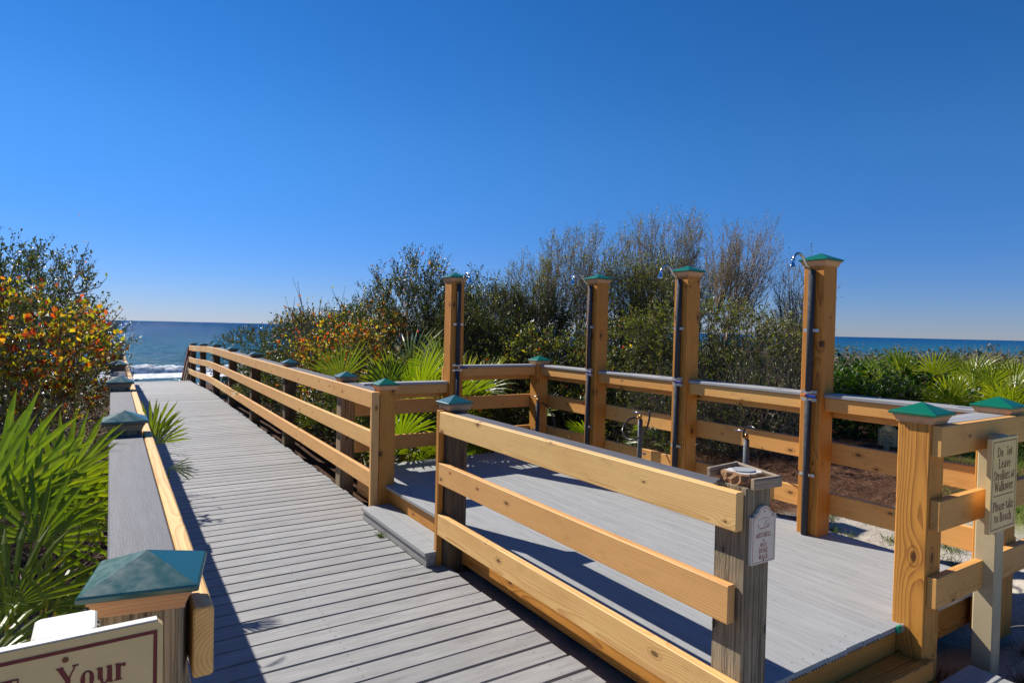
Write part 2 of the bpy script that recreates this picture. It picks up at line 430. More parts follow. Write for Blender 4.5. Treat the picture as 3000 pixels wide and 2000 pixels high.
def ground_mat():
    m, nt, out = mat_new('dune_sand'); n = N(nt)
    pos = n.node('ShaderNodeNewGeometry').outputs['Position']
    x, y, z = n.sep(pos)
    big = n.noise(pos, 0.9, 3.0, 0.6); mid = n.noise(pos, 5.0, 4.0, 0.65); fine = n.noise(pos, 38.0, 4.0, 0.7); grain = n.noise(pos, 300.0, 2.0, 0.7)
    sand = n.mix(n.mapr(mid, 0.35, 0.7, 0, 1), (0.62, 0.56, 0.47), (0.42, 0.36, 0.29))
    sand = n.mix(n.mapr(fine, 0.55, 0.72, 0, 0.75), sand, (0.13, 0.09, 0.06))
    sand = n.mix(n.mapr(grain, 0.4, 0.7, 0, 0.4), sand, (0.25, 0.21, 0.17))
    mulch = n.mix(n.mapr(fine, 0.35, 0.7, 0, 1), (0.028, 0.016, 0.010), (0.12, 0.055, 0.028))
    mulch = n.mix(n.mapr(grain, 0.5, 0.7, 0, 0.5), mulch, (0.20, 0.11, 0.06))
    wob = n.m('MULTIPLY', n.m('SUBTRACT', big, 0.5), 1.6)
    # leaf litter under the shrubs, bare sand beside the deck and by the sign
    d1 = n.m('SUBTRACT', n.m('SUBTRACT', n.m('ADD', n.m('MULTIPLY', y, 0.75), n.m('MULTIPLY', x, 0.25)), 3.55), n.m('MULTIPLY', wob, 0.55))
    lit = n.mapr(d1, -0.1, 0.1, 0, 1)
    lit = n.m('MAXIMUM', lit, n.mapr(x, -0.1, -0.5, 0.0, 0.55))
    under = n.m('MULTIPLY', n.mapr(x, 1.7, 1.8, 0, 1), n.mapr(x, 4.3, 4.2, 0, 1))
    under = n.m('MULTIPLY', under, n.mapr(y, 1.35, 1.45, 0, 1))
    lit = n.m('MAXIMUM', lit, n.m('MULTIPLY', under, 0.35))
    c = n.mix(lit, sand, mulch)
    # dune and beach beyond
    beach = n.mapr(y, 24, 30, 0, 1)
    c = n.mix(beach, c, n.mix(n.mapr(y, 55, 66, 0, 1), (0.60, 0.56, 0.48), (0.25, 0.22, 0.18)))
    # lawn on the right
    gl = n.m('ADD', n.m('MULTIPLY', n.m('SUBTRACT', x, 5.9), 0.5), n.m('MULTIPLY', wob, 0.5))
    lawn = n.m('MULTIPLY', n.mapr(gl, -0.1, 0.25, 0, 1), n.mapr(n.m('SUBTRACT', n.m('SUBTRACT', n.m('MULTIPLY', x, 0.45), n.m('MULTIPLY', wob, 0.1)), y), -0.05, 0.2, 0, 1))
    c = n.mix(n.m('MULTIPLY', lawn, 0.85), c, n.mix(n.mapr(mid, 0.3, 0.7, 0, 1), (0.16, 0.23, 0.02), (0.25, 0.26, 0.04)))
    h = n.m('ADD', n.m('MULTIPLY', fine, 1.0), n.m('MULTIPLY', grain, 0.35))
    n.bsdf(out, c, 0.95, n.bump(h, 0.7, 0.02), spec=0.15)
    return m
gm = mesh_np('ground', np.stack([GX, GY, GZ], -1).reshape(-1, 3), quads, ground_mat(), smooth=True)
g_o = tag(obj('ground', gm), kind='structure')

# ------------------------------------------------------------------ sea
def sea_mat():
    m, nt, out = mat_new('sea_water'); n = N(nt)
    pos = n.node('ShaderNodeNewGeometry').outputs['Position']
    x, y, z = n.sep(pos)
    p1 = n.vm('MULTIPLY', pos, (0.05, 0.16, 1)); p2 = n.vm('MULTIPLY', pos, (0.35, 0.9, 1)); p3 = n.vm('MULTIPLY', pos, (1.6, 3.6, 1))
    a = n.noise(p1, 1.0, 3.0, 0.5); b = n.noise(p2, 1.0, 3.0, 0.6); c = n.noise(p3, 1.0, 2.0, 0.6)
    h = n.m('ADD', n.m('MULTIPLY', a, 2.2), n.m('ADD', n.m('MULTIPLY', b, 1.15), n.m('MULTIPLY', c, 0.22)))
    swell = n.noise(n.vm('MULTIPLY', pos, (0.012, 0.07, 1)), 1.0, 2.0, 0.5)
    depth = n.m('ADD', y, n.m('MULTIPLY', n.m('SUBTRACT', swell, 0.5), 60))
    col = n.ramp(n.mapr(depth, 70, 900, 0, 1), [(0.0, (0.050, 0.130, 0.180)), (0.06, (0.016, 0.115, 0.200)), (0.3, (0.006, 0.082, 0.205)), (1.0, (0.003, 0.060, 0.180))])
    col = n.mix(n.mapr(n.noise(n.vm('MULTIPLY', pos, (0.02, 0.22, 1)), 1.0, 3.0, 0.6), 0.5, 0.62, 0, 0.5), col, (0.010, 0.060, 0.110))
    col = n.mix(n.mapr(n.noise(n.vm('MULTIPLY', pos, (0.13, 0.9, 1)), 1.0, 4.0, 0.7), 0.57, 0.70, 0, 0.45), col, (0.10, 0.24, 0.32))
    nb = n.bump(h, 1.0, 1.0)
    df = n.node('ShaderNodeBsdfDiffuse'); n.put(df.inputs[0], col); n.put(df.inputs['Normal'], nb)
    gl = n.node('ShaderNodeBsdfGlossy'); gl.inputs['Roughness'].default_value = 0.12; n.put(gl.inputs['Normal'], nb)
    mx = n.node('ShaderNodeMixShader'); mx.inputs[0].default_value = 0.08     # mean reflectance of a wind-roughened sea
    nt.links.new(df.outputs[0], mx.inputs[1]); nt.links.new(gl.outputs[0], mx.inputs[2]); nt.links.new(mx.outputs[0], out.inputs['Surface'])
    return m
s_mb = MB()
ys = [48, 90, 130, 200, 400, 1000, 4000, 40000]; xs_ = [-40000, -1500, -300, 0, 300, 1500, 40000]
V = []; F = []
for yy in ys:
    for xx in xs_: V.append((xx, yy, SEA))
k = len(xs_)
for i in range(len(ys)-1):
    for j in range(k-1): F.append([i*k+j, i*k+j+1, (i+1)*k+j+1, (i+1)*k+j])
tag(obj('sea', mesh_np('sea', V, F, sea_mat())), kind='structure')

# breaking wave: a long rough ridge of foam
def foam_mat():
    m, nt, out = mat_new('sea_foam'); n = N(nt)
    pos = n.node('ShaderNodeNewGeometry').outputs['Position']
    a = n.noise(pos, 2.2, 5.0, 0.7)
    c = n.mix(n.mapr(a, 0.36, 0.56, 0, 1), (0.30, 0.33, 0.30), (0.82, 0.84, 0.86))
    n.bsdf(out, c, 0.8, n.bump(a, 0.6, 0.25), spec=0.2)
    return m
foam_m = foam_mat()
def breaker(y0, h, w, x0, x1, seed, step=0.22):
    xs = np.arange(x0, x1, step); m = 15
    t = np.linspace(0, 1, m)
    X, T = np.meshgrid(xs, t, indexing='ij')
    hh = h * (0.45 + 0.75 * vnoise(X * 0.35, X * 0 + 3, seed)) * (0.75 + 0.5 * vnoise(X * 1.7, T * 3, seed + 1))
    Z = SEA + 0.02 + hh * np.sin(np.pi * T) ** 0.8 + 0.16 * (vnoise(X * 4, T * 9, seed + 2) - 0.5) * np.sin(np.pi * T)
    Y = y0 + w * (T - 0.5) + 1.6 * (vnoise(X * 0.12, X * 0, seed + 4) - 0.5) + 0.2 * (vnoise(X * 3, T * 7, seed + 5) - 0.5)
    Z[:, 0] = SEA - 0.05; Z[:, -1] = SEA - 0.05
    idx = np.arange(X.size).reshape(X.shape)
    q = np.stack([idx[:-1, :-1], idx[1:, :-1], idx[1:, 1:], idx[:-1, 1:]], -1).reshape(-1, 4)
    return np.stack([X, Y, Z], -1).reshape(-1, 3), q
Va, Qa = breaker(71.5, 0.78, 2.4, -45, 90, 11)
Vb, Qb = breaker(67.5, 0.07, 6.0, -45, 90, 15, 0.3)
tag(obj('breaking_surf', mesh_np('breaking_surf', np.concatenate([Va, Vb]), np.concatenate([Qa, Qb + len(Va)]), foam_m, smooth=True)), kind='stuff',
    label='line of white surf breaking on the beach beyond the boardwalk')

# ================================================================== BOARDWALK
K = 0.0116
U = Vector((K, 1, 0)).normalized()
def drop(y): return -0.13 * float(sstep(15.5, 20.8, y))
bw = thing('boardwalk', (1.0, 1.0, 0), None, None); bw['kind'] = 'structure'
rb = random.Random(3)
y = 0.92; i = 0; pitch = 0.1435
while y < 20.75:
    xl = 0.02 + K * y; xr = 1.912 + K * y + rb.uniform(-0.012, 0.012)
    if 3.79 < y < 5.04: xr = 1.912 + K * y
    z = drop(y)
    w = 0.1325 + rb.uniform(-0.002, 0.0015)
    dy = rb.uniform(-0.003, 0.003)
    board('deck_board', (xl, y + dy, z - 0.0135), (xr, y + dy - K * 1.9 * 0.0, z - 0.0135 + rb.uniform(-0.002, 0.002)), w, 0.025, mat=walk_grey, parent=bw, ch=0.004)
    y += pitch; i += 1
# joists and rims under the boards
for xx in (0.10, 0.95, 1.80):
    board('joist', (xx + K*0.9, 0.9, -0.105), (xx + K*16, 16, -0.105), 0.04, 0.14, mat=darkwood, parent=bw)
    board('joist', (xx + K*16, 16, -0.11), (xx + K*20.8, 20.8, -0.235), 0.04, 0.14, mat=darkwood, parent=bw)
# deck screws
sc = MB()
y = 0.92
while y < 9.0:
    for xx in (0.32, 0.98, 1.78):
        for d in (-0.035, 0.035):
            cx = xx + K*y + rb.uniform(-0.01, 0.01); cy = y + d + rb.uniform(-0.006, 0.006); r = 0.0032
            sc.add([(cx + r*math.cos(a*math.pi/3), cy + r*math.sin(a*math.pi/3), 0.0022) for a in range(6)], [[0,1,2,3,4,5]])
    y += pitch
tag(sc.build('screws', screw_hollow_m, bw), kind='stuff')

# ------------------------------------------------------------------ post helpers
CAPS = {}
def cap_mesh(name, w, lip, rise, mat):
    a = w/2; b = a - 0.004
    V = [(-b,-b,0),(b,-b,0),(b,b,0),(-b,b,0), (-a,-a,0.003),(a,-a,0.003),(a,a,0.003),(-a,a,0.003),
         (-a,-a,lip-0.002),(a,-a,lip-0.002),(a,a,lip-0.002),(-a,a,lip-0.002), (-b,-b,lip+0.0015),(b,-b,lip+0.0015),(b,b,lip+0.0015),(-b,b,lip+0.0015)]
    e = 0.004
    V += [(-e,-e,lip+rise-0.002),(e,-e,lip+rise-0.002),(e,e,lip+rise-0.002),(-e,e,lip+rise-0.002),(0,0,lip+rise)]
    F = [[3,2,1,0]]
    for r_ in range(4):
        for k in range(4):
            F.append([r_*4+k, r_*4+(k+1) % 4, r_*4+4+(k+1) % 4, r_*4+4+k])
    for k in range(4): F.append([16+k, 16+(k+1) % 4, 20])
    return mesh_np(name, V, F, mat)

def collar_mb(w0, w1, h):
    mb = MB(); prof = [(w0/2, 0), (w0/2, h*0.18), (w0/2 + (w1-w0)*0.18, h*0.42), (w1/2 - 0.004, h*0.72), (w1/2, h*0.78), (w1/2, h)]
    V = []
    for a, z in prof: V += [(-a,-a,z),(a,-a,z),(a,a,z),(-a,a,z)]
    F = [[3,2,1,0]]
    for r_ in range(len(prof)-1):
        for k in range(4): F.append([r_*4+k, r_*4+(k+1) % 4, r_*4+4+(k+1) % 4, r_*4+4+k])
    q = (len(prof)-1)*4; F.append([q, q+1, q+2, q+3])
    mb.add(V, F); return mb

def post(parent, x, y, z0, apex, size=0.14, mat=treated, capmat=cap_new, colmat=collarwood, capw=0.19, rot=0.0, cap=True, tilt=0.0):
    """square timber post with moulding collar and pyramid cap as its sub-parts; top of the pyramid at z=apex"""
    top = apex - 0.095
    up = Vector((math.sin(R(tilt)), 0, math.cos(R(tilt))))
    p = board('post', (x, y, z0), (x + up.x*(top + 0.012 - z0), y, top + 0.012), size, size, up=(math.sin(-rot), math.cos(rot), 0), mat=mat, parent=parent, ch=0.006)
    if cap:
        M = Matrix.Translation((x, y, top)) @ Matrix.Rotation(rot, 4, 'Z')
        cb = collar_mb(size + 0.012, size + 0.036, 0.036)
        cb.build('cap_collar', colmat, p, M)
        key = (capmat.name, capw)
        if key not in CAPS: CAPS[key] = cap_mesh('post_cap', capw, 0.012, 0.046, capmat)
        obj('post_cap', CAPS[key], M @ Matrix.Translation((0, 0, 0.0365)), p)
    return p

# ------------------------------------------------------------------ right boardwalk railing
rr = thing('boardwalk_railing', (1.98, 5.1, 0), 'long three-rail pine railing along the right edge of the boardwalk, running to the sea', 'railing')
RY = [6.22, 8.63, 11.02, 13.39, 15.72, 18.30, 20.70]
def rx(y, x0=1.98): return x0 + K*y
for y_ in RY:
    post(rr, rx(y_, 1.975), y_, -0.7 + drop(y_), 1.14 + drop(y_), mat=greywood if y_ < 8 else darkwood, capmat=cap_old, colmat=collar_old, rot=-K + rb.uniform(-0.04, 0.04))
post(rr, 2.03, 5.125, 0.0, 1.157, mat=treated, capmat=cap_new, colmat=collarwood, capw=0.185)
board('end_strip', (1.921, 5.075, 0.0), (1.921, 5.075, 1.045), 0.066, 0.04, up=(0,1,0), mat=pine, parent=rr)
seg = [5.097, 6.26, 8.66, 11.05, 13.4, 15.2, 16.6, 17.7, 18.6, 19.5, 20.75]
for top in (1.04, 0.70, 0.355):
    # long boards, bent gently over the crest near the end
    joints = [5.097, 6.30, 11.05, 15.3, 16.5, 17.6, 18.7, 19.7, 20.75] if top > 1 else [5.097, 8.65, 13.4, 15.3, 16.5, 17.6, 18.7, 19.7, 20.75]
    for a, b in zip(joints[:-1], joints[1:]):
        g = 0.0008
        board('rail_board', (rx(a, 1.88), a + g, top - 0.07 + drop(a)), (rx(b, 1.88), b - g, top - 0.07 + drop(b)), 0.038, 0.14, mat=pine, parent=rr, ch=0.003)
for i in range(len(RY)):
    a = RY[i-1] + 0.075 if i else 5.20
    b = RY[i] - 0.075
    board('cap_board', (rx(a, 1.970), a, 1.024 + drop(a)), (rx(b, 1.970), b, 1.024 + drop(b)), 0.135, 0.025, mat=cap_grey, parent=rr)

# ------------------------------------------------------------------ left boardwalk railing
lr = thing('boardwalk_railing', (0.1, 1.4, 0), 'left railing of the boardwalk, with wide grey cap boards and faded teal post caps', 'railing')
LP_ = [(1.425, 0.076), (3.71, 0.092), (6.04, 0.113), (8.44, 0.131), (10.75, 0.165), (13.1, 0.20), (15.5, 0.23), (17.9, 0.25), (20.5, 0.27)]
def lx(y): return float(np.interp(y, [p[0] for p in LP_], [p[1] for p in LP_]))
for i, (y_, x_) in enumerate(LP_):
    post(lr, x_, y_, -0.8 + drop(y_), 1.15 + drop(y_), mat=greywood, capmat=cap_old, colmat=collarwood if i == 0 else collar_old, capw=0.198, rot=(-0.19 if i == 0 else rb.uniform(-0.03, 0.03)), size=0.135)
for i in range(len(LP_)-1):
    a = LP_[i][0] + 0.07; b = LP_[i+1][0] - 0.07
    board('cap_board', (lx(a) + 0.004, a, 1.019 + drop(a)), (lx(b) + 0.004, b, 1.019 + drop(b)), 0.142, 0.026, mat=cap_grey, parent=lr)
for top in (1.032, 0.69, 0.35):
    js = [1.375, 6.05, 10.8, 15.5, 18.0, 20.6]
    for a, b in zip(js[:-1], js[1:]):
        board('rail_board', (lx(a) + 0.096, a + 0.001, top - 0.07 + drop(a)), (lx(b) + 0.096, b - 0.001, top - 0.07 + drop(b)), 0.038, 0.14, mat=pine, parent=lr, ch=0.005)

# ------------------------------------------------------------------ stairs to the beach
st = thing('beach_stairs', (1.2, 20.9, -0.13), 'timber stairs dropping from the end of the boardwalk to the beach', 'stairs')
n_st = 15
for i in range(n_st):
    yy = 20.95 + i*0.28; zz = -0.13 - 0.175*(i+1)
    board('stair_tread', (0.30, yy, zz), (2.16, yy, zz), 0.275, 0.035, mat=walk_grey, parent=st, share='tread')
for xx in (0.26, 2.20):
    board('stringer', (xx, 20.82, -0.30), (xx, 20.82 + n_st*0.28, -0.30 - n_st*0.175), 0.04, 0.26, mat=darkwood, parent=st)
for j, hgt in enumerate((0.95, 0.62, 0.28)):
    for xx in (2.10,):
        board('stair_rail', (xx, 20.88, hgt - 0.16), (xx, 20.88 + 3.9, hgt - 0.16 - 2.45), 0.04, 0.13, mat=redstain if j == 0 else greywood, parent=st)
for i in range(3):
    yy = 21.0 + 1.85*i; zz = -0.16 - (yy - 20.9)*0.625
    board('stair_post', (2.17, yy, zz - 0.9), (2.17, yy, zz + 1.0), 0.10, 0.10, up=(0,1,0), mat=redstain if i == 0 else greywood, parent=st)

# ================================================================== SHOWER DECK
sd = thing('shower_deck', (3.1, 3.6, 0), None, None); sd['kind'] = 'structure'
x = 2.02 + 0.069; W_ = 0.1385; i = 0
while x < 4.24:
    y0 = 1.472 + rb.uniform(-0.003, 0.003)
    board('deck_board', (x, y0, 0.2375), (x, 5.86, 0.2375 + rb.uniform(-0.001, 0.001)), W_ - 0.0012, 0.025, mat=deck_grey, parent=sd, ch=0.0012)
    x += W_
for xx in (2.066, 4.16):
    board('rim_joist', (xx, 1.50, 0.115), (xx, 5.84, 0.115), 0.038, 0.215, mat=treated, parent=sd)
board('rim_joist', (2.09, 1.506, 0.130), (3.165, 1.506, 0.130), 0.038, 0.185, mat=treated, parent=sd)
board('rim_joist', (3.32, 1.56, 0.115), (4.14, 1.56, 0.115), 0.038, 0.215, mat=treated, parent=sd)
board('rim_joist', (2.09, 5.82, 0.115), (4.14, 5.82, 0.115), 0.038, 0.215, mat=treated, parent=sd)
# flat dark discs painted as the shade inside the hollow board ends
sc2 = MB()
x = 2.02 + 0.069
while x < 3.20:
    for k in (-0.045, -0.0225, 0.0, 0.0225, 0.045):
        cx = x + k
        sc2.add([(cx + 0.0065*math.cos(a*math.pi/3), 1.4685, 0.2275 + 0.0045*math.sin(a*math.pi/3)) for a in range(6)], [[0,1,2,3,4,5]])
    x += W_
tag(sc2.build('board_end_hollow_shade', screw_hollow_m, sd), kind='stuff')
sc = MB()
x = 2.02 + 0.069
while x < 4.2:
    for yy in (1.53, 1.93, 2.33, 2.73, 3.13, 3.53, 3.93, 4.33, 4.73, 5.13, 5.53):
        for d in (-0.035, 0.035):
            cx = x + d + rb.uniform(-0.005, 0.005); cy = yy + rb.uniform(-0.012, 0.012); r = 0.0026
            sc.add([(cx + r*math.cos(a*math.pi/3), cy + r*math.sin(a*math.pi/3), 0.2525) for a in range(6)], [[0,1,2,3,4,5]])
    x += W_
tag(sc.build('screws', screw_hollow_m, sd), kind='stuff')

# low step box between boardwalk and shower deck
sp = thing('step', (1.9, 4.4, 0), 'low grey composite step from the boardwalk up to the shower deck', 'step')
mb = MB(); mb.prism([(1.80,3.79),(1.882,3.79),(1.882,3.836),(1.924,3.836),(1.924,3.865),(1.938,3.865),(1.938,5.02),(1.80,5.02)], 0.076, 0.101); mb.build('tread_board', deck_grey, sp)
mb = MB(); mb.prism([(1.941,3.872),(2.043,3.872),(2.043,5.02),(1.941,5.02)], 0.0755, 0.1005); mb.build('tread_board', deck_grey, sp)
board('step_riser', (1.824, 3.795, 0.0385), (1.824, 5.015, 0.0385), 0.022, 0.073, mat=walk_grey, parent=sp)
board('step_end', (1.837, 3.806, 0.0385), (1.882, 3.806, 0.0385), 0.022, 0.073, mat=walk_grey, parent=sp)

# wooden front step at the corner, bottom right
fs = thing('front_step', (2.7, 1.42, 0), 'raw pine step frame under the front edge of the shower deck', 'step')
board('step_plank', (2.07, 1.437, 0.093), (3.19, 1.437, 0.093), 0.098, 0.036, mat=treated, parent=fs)
board('step_nosing', (2.07, 1.362, 0.082), (3.21, 1.362, 0.082), 0.042, 0.088, mat=treated, parent=fs)

# composite landing in front, bottom right
ld = thing('landing', (3.0, 0.7, 0), None, None); ld['kind'] = 'structure'
for i in range(7):
    yy = 1.27 - i*0.143
    board('deck_board', (2.1, yy, 0.0), (3.57 + rb.uniform(-0.005, 0.005), yy, 0.0), 0.1365, 0.025, mat=deck_grey, parent=ld)
board('rim_joist', (3.54, 1.33, -0.09), (3.54, 0.3, -0.09), 0.038, 0.15, mat=treated, parent=ld)

# ------------------------------------------------------------------ railing with the dune walk sign
mr = thing('dune_walk_railing', (2.0, 2.6, 0), 'three-rail pine railing between boardwalk and shower deck, its near post missing the green cap', 'railing')
for top in (1.038, 0.697, 0.352):
    y0 = {1.038: 1.43, 0.697: 1.455, 0.352: 1.40}[top]
    board('rail_board', (1.906, y0, top - 0.07), (1.906, 3.789, top - 0.07), 0.04, 0.14, mat=pine, parent=mr, ch=0.003)
board('end_strip', (1.906, 3.811, 0.0), (1.906, 3.811, 1.045), 0.042, 0.04, up=(0,1,0), mat=treated, parent=mr)
board('cap_board', (1.976, 1.57, 1.024), (1.976, 3.72, 1.024), 0.095, 0.026, mat=cap_grey, parent=mr)
post(mr, 2.001, 3.795, -0.55, 1.147, mat=darkwood, capmat=cap_old, colmat=collar_old)
mp = post(mr, 2.0, 1.49, -0.55, 1.135, mat=greywood, cap=False)
# broken cap: loose moulding frame and torn glue puck
def cham(a, b, w, h, mat, nm):
    return board(nm, a, b, w, h, mat=mat, parent=mp, ch=0.003)
zt = 1.052
puck = MB()
npk = 22; ring_pts = []
for zz, sc_ in ((zt, 1.0), (zt+0.018, 1.03), (zt+0.038, 0.98), (zt+0.043, 0.86)):
    ring_pts.append([(2.0 + sc_*(0.062 + 0.006*math.sin(k*2.3 + zz*90))*np.clip(1.25*math.cos(2*math.pi*k/npk), -1, 1), 1.49 + sc_*(0.062 + 0.005*math.cos(k*3.1))*np.clip(1.25*math.sin(2*math.pi*k/npk), -1, 1), zz) for k in range(npk)])
Vp = [v for rg in ring_pts for v in rg]; Fp = []
for a in range(3):
    for k in range(npk): Fp.append([a*npk+k, a*npk+(k+1) % npk, (a+1)*npk+(k+1) % npk, (a+1)*npk+k])
Fp.append([3*npk + k for k in range(npk)])
obj('glue_patch', mesh_np('glue_patch', Vp, Fp, [rustglue, glue], fm=[0]*len(Fp[:-1]) + [1]), None, mp)
pk = MB(); pk.prism([(2.0 + 0.043*math.cos(k*math.pi/8)*(1+0.08*math.sin(k*1.7)), 1.49 + 0.040*math.sin(k*math.pi/8)) for k in range(16)], zt+0.043, zt+0.048)
pk.build('torn_pad', deck_grey, mp)
cham((1.905, 1.572, zt+0.030), (2.075, 1.578, zt+0.034), 0.016, 0.036, collar_old, 'moulding')
cham((2.080, 1.590, zt+0.034), (2.074, 1.392, zt+0.018), 0.016, 0.036, collar_old, 'moulding')
cham((1.944, 1.409, zt+0.014), (2.086, 1.395, zt+0.016), 0.018, 0.040, collar_old, 'moulding')

# ------------------------------------------------------------------ back fence (between towers) and rear fence
def bay(parent, a, b, axis_, capz, lowcap=False, ends=(0, 0), rails=(0.875, 0.525)):
    """one bay of fence: a..b along the axis; inner ledger, outer rails, grey cap"""
    def P(t, off, z):
        return (4.105 + off, t, z) if axis_ == 'y' else (t, 5.775 + off, z)
    board('cap_board', P(a, 0.03, capz - 0.0125), P(b, 0.03, capz - 0.0125), 0.150, 0.025, mat=capnew_grey, parent=parent)
    board('ledger_board', P(a, -0.012, capz - 0.025 - 0.045), P(b, -0.012, capz - 0.025 - 0.045), 0.038, 0.088, mat=fencepine, parent=parent)
    board('rail_board', P(a - ends[0], 0.096, capz - 0.026 - 0.07), P(b + ends[1], 0.096, capz - 0.026 - 0.07), 0.038, 0.14, mat=fencepine, parent=parent, ch=0.003)
    for r_ in rails:
        board('rail_board', P(a - ends[0], 0.096, r_ - 0.07), P(b + ends[1], 0.096, r_ - 0.07), 0.038, 0.14, mat=fencepine, parent=parent, ch=0.003)

bf = thing('shower_fence', (4.1, 3.6, 0), 'golden pine fence along the far side of the shower deck, between the tall shower posts', 'fence')
TY = [4.80, 3.66, 2.49]
CY, FY = 5.775, 1.445
ysq = [FY, 2.49, 3.66, 4.80, CY]
for i in range(4):
    bay(bf, ysq[i] + 0.076, ysq[i+1] - 0.076, 'y', 1.212, ends=(0.07, 0.07) if 0 < i < 3 else ((0.14, 0.07) if i == 0 else (0.07, 0.09)))
post(bf, 4.105, CY, -0.1, 1.312, size=0.145, capw=0.19)
post(bf, 4.105, FY, 0.0, 1.294, size=0.145, capw=0.20)
rf = thing('rear_fence', (3.1, 5.78, 0), 'pine fence at the seaward end of the shower deck, stepping down to the boardwalk railing', 'fence')
bay(rf, 3.095, 4.03, 'x', 1.214, ends=(0.15, 0.0), rails=())
bay(rf, 2.06, 2.945, 'x', 1.055, ends=(0.03, 0.0), rails=())
for r_ in (0.875, 0.525):
    board('rail_board', (2.03, 5.871, r_ - 0.07), (4.175, 5.871, r_ - 0.07), 0.038, 0.14, mat=fencepine, parent=rf, ch=0.003)
gr_ = thing('entry_railing', (3.7, 1.4, 0), 'short pine railing of three square-cut rails behind the stroller sign', 'railing')
post(gr_, 3.245, 1.443, -0.05, 1.302, size=0.142, capw=0.205)
for top in (1.203, 0.862, 0.508):
    board('rail_board', (3.195 + rb.uniform(-0.01, 0.01), 1.351, top - 0.07), (4.42, 1.351, top - 0.07), 0.041, 0.14, mat=fencepine, parent=gr_, ch=0.003)
board('cap_board', (3.325, 1.445, 1.190), (4.02, 1.445, 1.190), 0.14, 0.025, mat=capnew_grey, parent=gr_)

# ------------------------------------------------------------------ shower posts
def pipe_strap(parent, x, y, z, dirv, mat=zinc):
    """U strap round a pipe fixed to a face; dirv = face normal ('x' or 'y')"""
    mb = MB(); r = 0.0245; n = 7
    pts = []
    for k in range(n + 1):
        a = math.pi * k / n
        pts.append((-r*math.cos(a), r*math.sin(a)))
    pts = [(-0.055, 0.0)] + [(p[0], max(p[1], 0.0)) for p in pts] + [(0.055, 0.0)]
    for (a0, d0), (a1, d1) in zip(pts[:-1], pts[1:]):
        if dirv == 'x':
            q = [(x - d0 - 0.001, y + a0, z - 0.010), (x - d1 - 0.001, y + a1, z - 0.010), (x - d1 - 0.001, y + a1, z + 0.010), (x - d0 - 0.001, y + a0, z + 0.010)]
            s = [(v[0] - 0.002, v[1], v[2]) for v in q]
        else:
            q = [(x + a0, y - d0 - 0.001, z - 0.010), (x + a1, y - d1 - 0.001, z - 0.010), (x + a1, y - d1 - 0.001, z + 0.010), (x + a0, y - d0 - 0.001, z + 0.010)]
            s = [(v[0], v[1] - 0.002, v[2]) for v in q]
        mb.add(q + s, [[0,1,2,3],[7,6,5,4],[0,4,5,1],[3,2,6,7]])
    return mb.build('pipe_strap', mat, parent)

def shower(x, y, face, label):
    t = thing('shower_post', (x, y, 0), label, 'shower post', 'shower posts on the deck')
    post(t, x, y, -0.05, 2.165, size=0.150, capw=0.205)
    sgn = -0.075 - 0.023
    if face == 'x':
        px, py = x + sgn, y + 0.0
        def A(out, up): return (px - out, py, up)
    else:
        px, py = x - 0.0, y + sgn
        def A(out, up): return (px, py - out, up)
    base = 0.255
    MB_ = MB(); MB_.tube([(px, py, base), (px, py, 1.165)], 0.0215, 12); MB_.build('insulated_pipe', foam, t, smooth=True)
    MB_ = MB(); MB_.tube([(px, py, 1.225), (px, py, 2.045)], 0.0220, 12); MB_.build('insulated_pipe', foam, t, smooth=True)
    MB_ = MB(); MB_.tube([(px, py, 1.165), (px, py, 1.225)], 0.013, 10); MB_.build('valve_body', brass, t, smooth=True)
    for z_ in (0.66, 1.170, 1.222, 1.637): pipe_strap(t, px + (0 if face == 'y' else 0.010), py + (0.010 if face == 'y' else 0), z_, face)
    # ball-valve lever
    if face == 'x':
        board('valve_handle', (px - 0.016, py + 0.015, 1.197), (px - 0.020, py - 0.065, 1.195), 0.010, 0.020, mat=bluehandle, parent=t, ch=0.002)
        board('valve_nut', (px - 0.02, py + 0.026, 1.198), (px - 0.02, py + 0.006, 1.198), 0.02, 0.02, mat=orangebit if y < 3 else chrome, parent=t)
    else:
        board('valve_handle', (px + 0.012, py - 0.02, 1.197), (px + 0.10, py - 0.02, 1.195), 0.010, 0.020, mat=bluehandle, parent=t, ch=0.002)
        board('valve_nut', (px - 0.01, py - 0.02, 1.198), (px + 0.010, py - 0.02, 1.198), 0.02, 0.02, mat=chrome, parent=t)
    # gooseneck arm and shower head
    prof = [(0.000, 2.030), (0.002, 2.050), (0.020, 2.056), (0.045, 2.058), (0.070, 2.072), (0.092, 2.098), (0.112, 2.124), (0.138, 2.140), (0.165, 2.142), (0.190, 2.132), (0.210, 2.112), (0.217, 2.096)]
    sm = []
    for i in range(len(prof)-1):
        sm.append(prof[i]); sm.append(((prof[i][0]+prof[i+1][0])/2, (prof[i][1]+prof[i+1][1])/2))
    sm.append(prof[-1])
    MB_ = MB(); MB_.tube([A(a, b) for a, b in sm], 0.0095, 9); arm = MB_.build('shower_arm', steel, t, smooth=True)
    MB_ = MB(); MB_.tube([A(0.215, 2.100), A(0.218, 2.088), A(0.221, 2.078), A(0.224, 2.055), A(0.227, 2.040), A(0.227, 2.036)], [0.012, 0.013, 0.010, 0.019, 0.022, 0.020], 14)
    MB_.build('shower_head', chrome, t, smooth=True)
    MB_ = MB(); MB_.tube([A(0.028, 2.057), A(0.040, 2.058)], 0.016, 6); MB_.build('hex_nut', brass, t)
    return t
shower(4.105, 2.49, 'x', 'shower post nearest the camera, with an orange valve nut')
shower(4.105, 3.66, 'x', 'second shower post from the right, the round hose loop on its left')
shower(4.105, 4.80, 'x', 'third shower post from the right, just right of the short corner post')
shower(3.02, 5.775, 'y', 'leftmost shower post, on the rear fence, its shower arm bending to the right')

